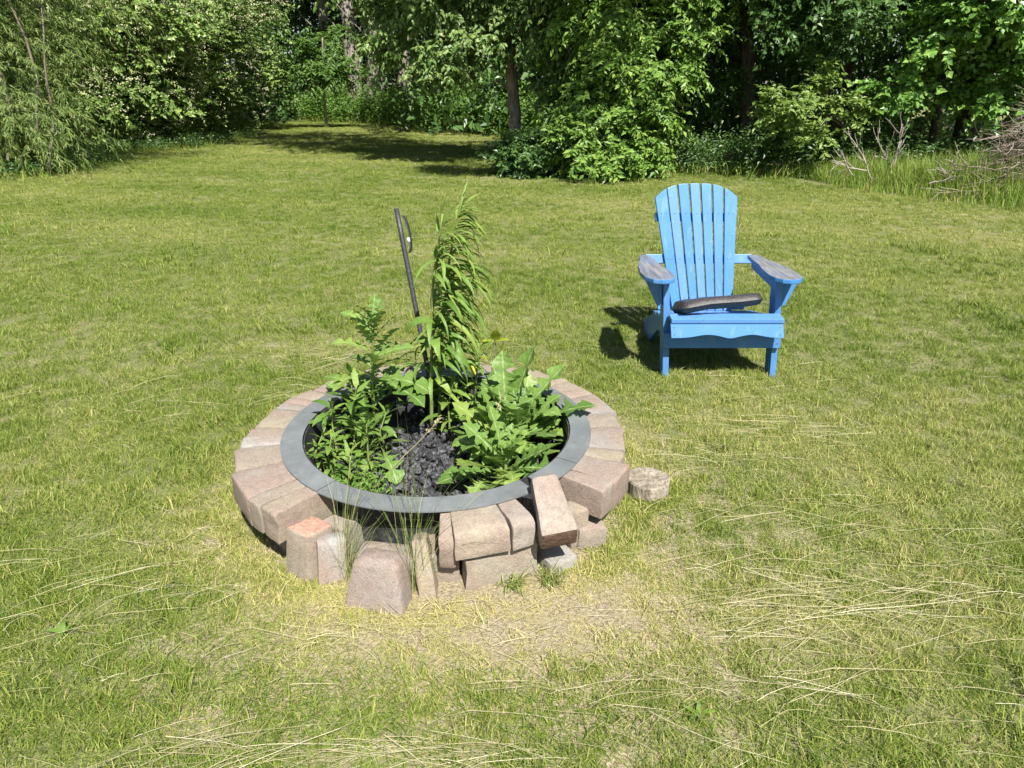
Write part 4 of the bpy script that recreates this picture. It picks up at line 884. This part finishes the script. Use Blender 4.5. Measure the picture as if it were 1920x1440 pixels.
def put_leaf(root, me, p, d, length, nh=(0, 0, 1), roll=0.0, width=1.0, mat=None):
    d = Vector(d).normalized(); n_ = Vector(nh); s = n_.cross(d)
    if s.length < 1e-3: s = Vector((0, 1, 0)).cross(d)
    s.normalize(); n_ = d.cross(s)
    m = Matrix(((d.x, s.x, n_.x), (d.y, s.y, n_.y), (d.z, s.z, n_.z))).to_4x4()
    o = bpy.data.objects.new('leaf', me); COL.objects.link(o); o.parent = root
    o.matrix_basis = Matrix.Translation(Vector(p) - root.location) @ m @ Matrix.Rotation(roll, 4, 'X') @ Matrix.Diagonal((length, length * width, length, 1))
    return o
def stem_obj(root, pts, r0, r1, mt='stem', name='stem'):
    P = np.array(pts, float); k = 14; t = np.linspace(0, len(P) - 1, k); Q = np.stack([np.interp(t, np.arange(len(P)), P[:, i]) for i in range(3)], 1)
    V, F = tube_arrays(Q - np.array(root.location), np.linspace(r0, r1, k), 7); link(name, mesh_np(name, V, F, True), M[mt], root); return Q
def weed(name, lab, base, cat='weed', group=None):
    r_ = empty(name, base); tag(r_, lab, cat, group); return r_

# tall goldenrod-like plant, two stems, narrow drooping leaves swept to the right
rng = np.random.default_rng(81)
base = (-.300, 2.27, .05); root = weed('tall_weed', 'tall weed with two stems and narrow drooping leaves in the middle of the ring', base, 'plant')
S1 = stem_obj(root, [base, (-.285, 2.26, .35), (-.268, 2.26, .62), (-.225, 2.25, .85)], .0075, .003)
S2 = stem_obj(root, [(-.275, 2.29, .05), (-.25, 2.29, .4), (-.215, 2.29, .68), (-.158, 2.27, .905)], .0075, .003)
GA = 2.39996
for S_, n_, ph in ((S1, 104, .3), (S2, 110, 1.7)):
    for i in range(n_):
        t = .16 + .82 * (i / (n_ - 1)) ** .85; q = t * (len(S_) - 1); j = min(int(q), len(S_) - 2); p = S_[j] + (S_[j + 1] - S_[j]) * (q - j)
        az = ph + i * GA; dx, dy = math.cos(az), math.sin(az)
        dx += 1.15 if t > .4 else .15; up_ = -.05 + .30 * t + (.9 * max(0, t - .9) / .1)
        ln_ = (.115 + .085 * math.sin(min(1, t * 1.25) * math.pi) + .02 * rng.random()) * (1 if t < .86 else .55 + .3 * (1 - t) / .14)
        me = LANCE[rng.choice([0, 0, 1, 3])] if t < .9 else LANCE[rng.choice([2, 4])]
        if rng.random() < (.40 if dx < -.1 and t < .75 else .08): continue
        ln_ *= .7 + .55 * rng.random(); az2 = rng.normal() * .35; dx, dy = dx * math.cos(az2) - dy * math.sin(az2), dx * math.sin(az2) + dy * math.cos(az2)
        put_leaf(root, me, p, (dx, dy * .8, up_ + .2 * rng.normal()), ln_, roll=rng.normal() * .28, width=.45 + .35 * rng.random())
for i in range(10):     # broad hanging lower leaves
    z_ = .20 + .03 * i; az = i * GA + .5
    put_leaf(root, LANCE[3], (-.29 + .004 * i, 2.262, z_), (math.cos(az) * .9, math.sin(az) * .7 - .25, .25), .13 + .03 * rng.random(), width=1.7, roll=rng.normal() * .3)

def lance_shoot(lab, base, top, n_, L, name='weed_shoot', group=None, wfac=1.5, seed=0):
    rg = np.random.default_rng(seed); root = weed(name, lab, base, 'weed', group)
    b_, t_ = np.array(base), np.array(top); mid_ = (b_ + t_) / 2 + rg.normal(size=3) * .015
    S_ = stem_obj(root, [base, mid_, top], .0042, .002)
    n_ = int(n_ * .75)
    for i in range(n_):
        t = .08 + .92 * i / (n_ - 1); q = t * (len(S_) - 1); j = min(int(q), len(S_) - 2); p = S_[j] + (S_[j + 1] - S_[j]) * (q - j)
        az = i * GA + seed; e = .25 + .9 * max(0, t - .75) / .25
        put_leaf(root, LANCE[rg.choice([1, 2, 4]) if t > .6 else rg.choice([1, 2, 3])], p, (math.cos(az), math.sin(az), e + .15 * rg.normal()), L * (.55 + .75 * rg.random()) * (1 - .35 * max(0, t - .8) / .2), roll=rg.normal() * .25, width=wfac * (.9 + .3 * rg.random()))
    return root
G1 = 'leafy shoots on the left inside the ring'
SH = ['leftmost of the tall leafy shoots inside the left of the ring', 'tallest leafy shoot of the cluster inside the left of the ring', 'leafy shoot in the middle of the left cluster, beside its tallest shoot', 'low leafy shoot close to the front left rim', 'lowest leafy shoot of the left cluster, nearest the front seam of the rim', 'low leafy shoot whose leaves touch the left rim', 'leafy shoot on the charcoal side of the left cluster', 'leafy shoot at the foot of the upright thistle']
for i, (b_, t_, n_, L) in enumerate((((-.585, 2.02, .05), (-.60, 2.05, .285), 24, .085), ((-.555, 2.14, .05), (-.545, 2.15, .345), 26, .10), ((-.52, 2.06, .05), (-.515, 2.07, .31), 26, .095), ((-.57, 1.90, .05), (-.565, 1.90, .215), 22, .075),
                                     ((-.50, 1.86, .05), (-.505, 1.86, .175), 20, .07), ((-.60, 1.96, .05), (-.60, 1.965, .22), 22, .075), ((-.47, 1.95, .05), (-.465, 1.95, .24), 22, .08), ((-.43, 2.10, .05), (-.425, 2.10, .22), 18, .08))):
    lance_shoot(SH[i], b_, t_, n_, L, 'weed_shoot', G1, 1.6, 120 + i)
G2 = 'shoots right of the tall weed'
SH2 = ['tallest slender shoot just right of the tall weed', 'short slender shoot in front of the foot of the tall weed', 'slender shoot farthest right of the tall weed, by the yellow seedling']
for i, (b_, t_, n_, L) in enumerate((((-.195, 2.29, .05), (-.175, 2.31, .42), 26, .105), ((-.225, 2.21, .05), (-.20, 2.20, .30), 18, .10), ((-.14, 2.33, .05), (-.12, 2.34, .36), 22, .09))):
    lance_shoot(SH2[i], b_, t_, n_, L, 'weed_shoot', G2, 1.6, 140 + i)

def lobed_plant(name, lab, base, leaves, stem=None, seed=0):
    rg = np.random.default_rng(seed); root = weed(name, lab, base, 'thistle')
    if stem: stem_obj(root, stem, .008, .004)
    for (p, az, el, L, k_) in leaves:
        put_leaf(root, LOBED[k_ % 5], p, (math.cos(R(az)), math.sin(R(az)), math.tan(R(el))), L, roll=rg.normal() * .22, width=.9 + .25 * rg.random())
    return root
rng = np.random.default_rng(91)
# upright lobed-leaved thistle on the left
stp = [(-.515, 2.27, .05), (-.495, 2.23, .25), (-.465, 2.18, .50)]; lv = []
for i in range(26):
    t = .10 + .9 * i / 25; p = np.array(stp[0]) * (1 - t) + np.array(stp[2]) * t; az = i * 137.5 + 20
    lv.append((tuple(p), az, 18 + 40 * max(0, t - .6) / .4, (.22 - .10 * t) * (.85 + .3 * rng.random()), int(rng.integers(5))))
lv += [((-.50, 2.23, .26), -12, 10, .24, 3), ((-.50, 2.24, .22), -30, 5, .25, 1), ((-.485, 2.2, .36), 5, 15, .16, 0), ((-.47, 2.18, .5), 80, 65, .10, 4), ((-.465, 2.18, .49), 200, 35, .09, 4)]
lobed_plant('thistle_plant', 'upright thistle with toothed lobed leaves at the left back of the ring', stp[0], lv, stp, 5)
# big rosettes on the right
def rosette(lab, base, n_, L, el0, el1, seed, extra=(), skip=None):
    rg = np.random.default_rng(seed); lv = []
    for i in range(n_):
        az = (i * 137.5 + seed * 31) % 360; f = i / (n_ - 1)
        if skip and skip(az): continue
        lv.append(((base[0] + .012 * math.cos(R(az)), base[1] + .012 * math.sin(R(az)), base[2] + .01 + .09 * f), az, el0 + (el1 - el0) * f + 8 * rg.normal(), L * (1 - .35 * f) * (.6 + .6 * rg.random()), int(rg.integers(5))))
    lv += list(extra); return lobed_plant('thistle_plant', lab, base, lv, [base, (base[0], base[1], base[2] + .12)], seed)
rosette('large thistle with broad lobed leaves spilling over the right of the rim', (.02, 2.13, .06), 28, .27, 12, 62, 3,
        [((.06, 2.10, .14), -2, 22, .25, 0), ((.03, 2.15, .17), 22, 36, .24, 4), ((.0, 2.16, .17), 48, 48, .26, 4), ((-.02, 2.15, .18), 95, 62, .22, 4), ((.05, 2.08, .12), -25, 8, .22, 2)])
rosette('low thistle rosette with lobed leaves at the front right inside the ring', (-.02, 1.87, .07), 24, .22, 6, 55, 4, [((-.05, 1.86, .12), -72, 12, .20, 2), ((-.02, 1.87, .12), -28, 10, .23, 0), ((-.09, 1.87, .11), 215, 10, .17, 2), ((-.08, 1.85, .10), 250, 4, .16, 3)])
rosette('middle thistle rosette between the two large ones on the right', (-.045, 2.04, .07), 20, .21, 15, 60, 6, [((-.06, 2.0, .12), 275, 20, .17, 1)])
rosette('back thistle rosette close to the far right wall of the ring', (.0, 2.28, .06), 18, .23, 25, 65, 8)
rosette('small thistle rosette under the shoots at the left of the ring', (-.50, 2.06, .06), 10, .18, 10, 55, 9, [((-.44, 1.98, .12), -58, 2, .18, 3)])
# yellow-leaved seedling
base = (-.075, 2.36, .05); root = weed('tree_seedling', 'young seedling with yellow-green oval leaves behind the right-hand thistles', base, 'seedling')
stem_obj(root, [base, (-.075, 2.35, .25), (-.062, 2.34, .39)], .004, .0025, 'grey_stem')
put_leaf(root, OVAL[1], (-.062, 2.34, .385), (.15, -.35, 1), .075, (0, -1, .3), width=.9); put_leaf(root, OVAL[0], (-.062, 2.34, .375), (1, -.3, .25), .06); put_leaf(root, OVAL[0], (-.062, 2.34, .375), (-1, -.4, .2), .055)
put_leaf(root, OVAL[0], (-.075, 2.35, .30), (-.9, -.5, .5), .05); put_leaf(root, OVAL[1], (-.135, 2.33, .30), (-.2, -.4, -.9), .06, (0, -1, .1)); stem_obj(root, [(-.075, 2.35, .22), (-.10, 2.34, .27), (-.135, 2.33, .305)], .0025, .0015, 'grey_stem')
# low small-leaved mat and dry stalks
rng = np.random.default_rng(95); n = 900
P = np.stack([-.50 + .055 * rng.normal(size=n), 1.83 + .055 * rng.normal(size=n), .055 + .05 * rng.random(n)], 1); k = np.hypot(P[:, 0] - RC[0], P[:, 1] - RC[1]) < .405; P = P[k]
D = rng.normal(size=P.shape) * np.array([1, 1, .5]); N = rng.normal(size=P.shape) * .4 + np.array([0, 0, 1.])
V, F = leaf_cloud(P, D, N, .012 + .012 * rng.random(len(P)), .008, T_QUAD); o = link('small_leaf_mat', mesh_np('small_leaf_mat', V, F), M['under']); tag(o, 'mat of tiny green leaves on the charcoal at the front left of the ring', 'ground cover', kind='stuff')
for lab, a, b_ in (('dry grass stalk with a seed head leaning across the charcoal', (.0, 0, 0), 0), ('dry grass stalk rising in front of the right-hand thistles', (1, 0, 0), 1)):
    A_, B_ = ((at_z(690, 925, .07), at_y(825, 785, 2.02)) if b_ == 0 else (at_z(880, 905, .07), at_y(943, 738, 2.02)))
    A_ = Vector((A_.x, max(A_.y, 1.72), .07)); root = weed('dry_stalk', lab, A_, 'grass stalk', 'dry stalks in the ring')
    V, F = tube_arrays(wander(rng, A_ - A_, B_ - A_, 7, .003), np.linspace(.0013, .0009, 7), 5); link('stalk', mesh_np('stalk', V, F), M['straw'], root)
    m_ = 26; t = .80 + .2 * rng.random(m_); P = np.array(A_ - A_) + np.array(B_ - A_)[None] * t[:, None] + rng.normal(size=(m_, 3)) * .0025
    V, F = leaf_cloud(P, np.array((B_ - A_).normalized())[None] + rng.normal(size=(m_, 3)) * .35, rng.normal(size=(m_, 3)), .014, .005, T_QUAD); link('seed_head', mesh_np('seed_head', V, F), M['straw'], root)
base = at_z(692, 770, .075); base.y = min(base.y, 2.2); 
rs = np.random.default_rng(3)
# ------------------------------------------------------------------ grass clumps by the fallen bricks
def clump(lab, px, py, n, hmin, hmax, lean, azs, seed, wd=.0024):
    rg = np.random.default_rng(seed); b_ = at_z(px, py, 0); P = rg.normal(size=(n, 3)) * np.array([.016, .014, 0]); az = azs[0] + azs[1] * rg.normal(size=n)
    V, F = blades_arrays(rg, P, hmin + (hmax - hmin) * rg.random(n) ** 1.4, np.full(n, wd), lean[0] + (lean[1] - lean[0]) * rg.random(n), az, 6, .75)
    o = link('grass_clump', mesh_np('grass_clump', V, F), M['seed_grass'], None, b_); return tag(o, lab, 'grass clump', 'long grass clumps among the fallen bricks')
clump('clump of long thin grass between the grey brick and the tombstone-like brick', 650, 1085, 75, .12, .50, (.1, .75), (R(55), 1.1), 1, .0015)
clump('clump of long thin grass right of the tombstone-like brick', 778, 1105, 80, .12, .50, (.08, .75), (R(75), 1.1), 2, .0015)
clump('thin grass growing out of the gap under the ring at the front', 700, 1010, 40, .08, .30, (.1, .8), (R(20), 1.4), 3, .0014)
clump('short yellowish grass tuft at the foot of the lower front brick', 1030, 1092, 120, .03, .075, (.1, .9), (0, 2.5), 4, .003)
clump('grass blades hanging out under the left bricks', 520, 1005, 40, .06, .16, (.5, 1.2), (R(200), .5), 5)
clump('low straggling grass at the foot of the front sandy brick', 960, 1098, 90, .03, .07, (.6, 1.4), (R(10), 1.2), 6, .003)

# broad-leaved weeds in the lawn
rng = np.random.default_rng(99)
for i, (px, py, s, lab) in enumerate(((1310, 1345, .05, 'small broad-leaved weed in the lawn at the bottom centre right'), (120, 1190, .05, 'small broad-leaved weed in the lawn at the lower left'), (60, 332, .35, 'large-leaved dock plant at the foot of the willow shrub'))):
    b_ = at_z(px, py, 0); root = weed('lawn_weed', lab, b_, 'weed', 'broad-leaved weeds in the lawn')
    for j in range(6 + i):
        az = j * GA + i + rng.normal() * .5; put_leaf(root, LANCE[[1, 2, 4][j % 3]], tuple(b_ + Vector((0, 0, .004))), (math.cos(az), math.sin(az), .25 + .5 * rng.random()), s * .62 * (.7 + .6 * rng.random()) + .008, width=1.9)

# ------------------------------------------------------------------ blue garden chair
CX, CY = 0.957, 2.915
chair = empty('garden_chair', (CX, CY, 0)); tag(chair, 'blue slatted wooden garden chair with weathered arms standing on the lawn', 'chair')
LEAN = -.075
def finish(bm, name, mat, bev=.003, parent=None):
    if bev:
        es = [e for e in bm.edges if len(e.link_faces) == 2 and e.calc_face_angle(0) > R(40)]
        bmesh.ops.bevel(bm, geom=es, offset=bev, segments=2, profile=.6, affect='EDGES', clamp_overlap=True)
    for v in bm.verts: v.co.x += LEAN * v.co.z
    me = bpy.data.meshes.new(name); bm.to_mesh(me); bm.free(); return link(name, me, M[mat], parent or chair)
def prism(poly, axis, a0, a1):
    """poly of 2-D points extruded along axis x/y/z from a0 to a1"""
    bm = bmesh.new()
    def v3(p, a): return {'x': (a, p[0], p[1]), 'y': (p[0], a, p[1]), 'z': (p[0], p[1], a)}[axis]
    lo = [bm.verts.new(v3(p, a0)) for p in poly]; hi = [bm.verts.new(v3(p, a1)) for p in poly]; n = len(poly)
    bm.faces.new(lo[::-1]); bm.faces.new(hi)
    for i in range(n): bm.faces.new((lo[i], lo[(i + 1) % n], hi[(i + 1) % n], hi[i]))
    bmesh.ops.recalc_face_normals(bm, faces=bm.faces); return bm
def box(x0, x1, y0, y1, z0, z1): return prism([(y0, z0), (y1, z0), (y1, z1), (y0, z1)], 'x', x0, x1)
for s in (-1, 1):
    finish(box(s * .247 - .014, s * .247 + .014, 0, .072, -.02, .468), 'leg', 'blue')
    # rear stringer: from the front under the seat down to the ground behind
    poly = [(-.02, .20), (-.02, .275), (.30, .225), (.64, .075), (.64, .0), (.50, .0), (.28, .135)]
    finish(prism(poly, 'x', s * .222 - .011, s * .222 + .011), 'stringer', 'blue')
    # arm: paddle outline
    out = [(-.120, -.035), (-.130, .005), (-.117, .045), (-.075, .074), (.01, .082), (.13, .070), (.26, .038), (.365, .022), (.37, -.030), (.27, -.040), (.15, -.048), (.06, -.064), (-.04, -.070), (-.09, -.060)]
    ox = .246 if s > 0 else .287
    poly = [(s * (ox + q * .92), y_) for y_, q in out]; bm = prism(poly, 'z', .4705, .4915)
    for v in bm.verts: v.co.z += .018 * (-v.co.y) * .6
    ao = finish(bm, 'arm', 'arm', .005); ao.data.materials.append(M['blue'])
    for p in ao.data.polygons:
        if p.normal.z < .35: p.material_index = 1
    tri = [(s * .262, .469), (s * .345, .469), (s * .285, .335), (s * .262, .335)]
    finish(prism(tri, 'y', .020, .044), 'arm_bracket', 'blue')
    finish(prism([(.073, .405), (.073, .469), (.36, .462), (.36, .425)], 'x', s * .247 - .010, s * .247 + .010), 'arm_rail', 'blue')
finish(box(-.262, .262, -.024, -.001, .150, .222), 'apron', 'blue', .003)
# wavy front slat, leaning back
N_ = 40; bm = bmesh.new(); lo, hi = [], []
xs = np.linspace(-.243, .250, N_ + 1); rows = []
for x in xs:
    u = (x + .243) / .493; wave = .0135 * (np.exp(-((u - .33) / .14) ** 2) + np.exp(-((u - .72) / .13) ** 2) - .35 * np.exp(-((u - .52) / .06) ** 2))
    zb = .221 + wave; zt = .284; fy = lambda z: -.092 + (z - .215) * .35
    rows.append([bm.verts.new((x, fy(zb), zb)), bm.verts.new((x, fy(zt), zt)), bm.verts.new((x, fy(zt) + .018, zt - .005)), bm.verts.new((x, fy(zb) + .018, zb - .003))])
for i in range(N_):
    for j in range(4): bm.faces.new((rows[i][j], rows[i + 1][j], rows[i + 1][(j + 1) % 4], rows[i][(j + 1) % 4]))
bm.faces.new(rows[0]); bm.faces.new(rows[-1][::-1]); bmesh.ops.recalc_face_normals(bm, faces=bm.faces); finish(bm, 'front_slat', 'blue', .002)
for i in range(6):
    y0 = -.074 + i * .073; z0 = .307 - .03 * i * .55 - (.004 if i == 0 else 0); dz = .012
    finish(prism([(y0, z0 - .020), (y0 + .062, z0 - .020 - dz * (1 if i else -.6)), (y0 + .062, z0 - dz * (1 if i else -.6)), (y0, z0)], 'x', -.240, .252), 'seat_slat', 'blue', .003)
# back: seven fanned slats
PB, PT = Vector((0, .340, .215)), Vector((0, .535, .800)); up_v = (PT - PB); LB = up_v.length; up_v.normalize(); nb_ = Vector((0, -up_v.z, up_v.y))
edges_b = [-.150, -.101, -.060, -.019, .022, .063, .103, .150]; edges_t = [-.213, -.145, -.092, -.034, .021, .078, .136, .210]
screws = []
def back_pt(x, t, off): return Vector((x, 0, 0)) + PB + up_v * (LB * t) + nb_ * off
for i in range(7):
    gapb, gapt = .0030, (.0046 if i not in (0,) else .003); gl = .002 if i == 1 else None
    b0, b1, t0, t1 = edges_b[i] + gapb, edges_b[i + 1] - gapb, edges_t[i] + gapt, edges_t[i + 1] - gapt
    if i == 1: b0 -= .0016; t0 -= .003
    K = 8; bm = bmesh.new(); Lp, Rp = [], []
    def topt(x): 
        q = abs((x - 0) / .213); return 1.0 - .026 * q ** 2 - .165 * max(0, q - .28) ** 2.0 - .10 * max(0, q - .72) ** 1.3
    outline = []
    tl = topt(t0); tr_ = topt(t1)
    outline += [(b0, 0), (b1, 0), (b1 + (t1 - b1) * tr_, tr_)]
    for k_ in range(1, K): x = t1 + (t0 - t1) * k_ / K; outline.append((x, topt(x)))
    outline.append((b0 + (t0 - b0) * tl, tl))
    f_ = [bm.verts.new(back_pt(x, t, .009)) for x, t in outline]; r_ = [bm.verts.new(back_pt(x, t, -.009)) for x, t in outline]; n = len(outline)
    bm.faces.new(f_); bm.faces.new(r_[::-1])
    for k_ in range(n): bm.faces.new((f_[k_], r_[k_], r_[(k_ + 1) % n], f_[(k_ + 1) % n]))
    bmesh.ops.recalc_face_normals(bm, faces=bm.faces); finish(bm, 'back_slat', 'blue', .003)
    for t in (.41, .765):
        xm = b0 + (t0 - b0) * t; xM = b1 + (t1 - b1) * t
        for fx in ((.33, .72) if i in (0, 6) else (.5,)): screws.append((xm + (xM - xm) * fx, t))
def rail(t, x0, x1, hgt, name, off=-.0235):
    bm = bmesh.new(); c = [bm.verts.new(back_pt(x, t + dt_, off + o_)) for x in (x0, x1) for dt_, o_ in ((-hgt, .0135), (hgt, .0135), (hgt, -.0135), (-hgt, -.0135))]
    for q in ((0, 1, 2, 3), (7, 6, 5, 4), (0, 4, 5, 1), (1, 5, 6, 2), (2, 6, 7, 3), (3, 7, 4, 0)): bm.faces.new([c[k_] for k_ in q])
    bmesh.ops.recalc_face_normals(bm, faces=bm.faces); finish(bm, name, 'blue', .003)
rail(.745, -.203, .192, .032, 'upper_rail'); rail(.415, -.262, .262, .036, 'lower_rail'); rail(.06, -.215, .215, .05, 'bottom_rail')
arr = []
def screw_at(p, nrm, r_=.0032):
    nrm = Vector(nrm).normalized(); a_ = nrm.orthogonal().normalized(); b2 = nrm.cross(a_)
    V = np.array([tuple(Vector(p) + nrm * .0012)] + [tuple(Vector(p) + nrm * .0006 + (a_ * math.cos(k_ * 1.0472) + b2 * math.sin(k_ * 1.0472)) * r_) for k_ in range(6)])
    arr.append((V, np.array([(0, 1 + k_, 1 + (k_ + 1) % 6) for k_ in range(6)])))
for x, t in screws: screw_at(back_pt(x, t, .009), nb_)
for s in (-1, 1):
    for z_ in (.172, .200): screw_at((s * .247, -.0245, z_), (0, -1, 0))
    for z_ in (.235, .265): screw_at((s * .232 + .003, -.092 + (z_ - .215) * .35 - .0008, z_), (0, -1, .3), .0025)
V, F = join_arrays(arr); V[:, 0] += LEAN * V[:, 2]; link('screw_heads', mesh_np('screw_heads', V, F), M['screw'], chair)

# cushion on the seat
bm = bmesh.new(); bmesh.ops.create_grid(bm, x_segments=26, y_segments=16, size=.5)
top_v = list(bm.verts); Vt = np.array([v.co[:] for v in top_v]); Ft = np.array([[v.index for v in f.verts] for f in bm.faces]); bm.free()
def cushion(Vt):
    u, v = Vt[:, 0] * 2, Vt[:, 1] * 2; e = np.maximum(0, 1 - np.abs(u) ** 16) ** .3 * np.maximum(0, 1 - np.abs(v) ** 8) ** .3
    h = .031 * e; wr = .003 * np.sin(v * 7 + u * 3) * (u < -.6) * e + .0012 * np.sin(u * 11 + v * 6) * e
    x = u * (.188 - .012 * np.abs(v) ** 3) - .012; y = v * .115 + .060 + .012 * u
    z0 = .336 + .013 * u - .010 * np.maximum(0, -u - .3) * 2 + .010 * np.maximum(0, u - .5) - .30 * (y - .06)
    return x, y, z0, h + wr
x, y, z0, h = cushion(Vt); n = len(Vt)
V = np.concatenate([np.stack([x, y, z0 + h], 1), np.stack([x, y, z0 - h * .8 - .001], 1)])
F = np.concatenate([Ft, Ft[:, ::-1] + n]); V[:, 0] += LEAN * V[:, 2]
base = Vector((CX, CY, 0)); o = link('seat_cushion', mesh_np('seat_cushion', V - np.array([0, .08, .30]), F, True), M['vinyl'], None, base + Vector((0, .08, .30)))
tag(o, 'flat black vinyl cushion lying crooked on the seat of the blue chair', 'cushion')
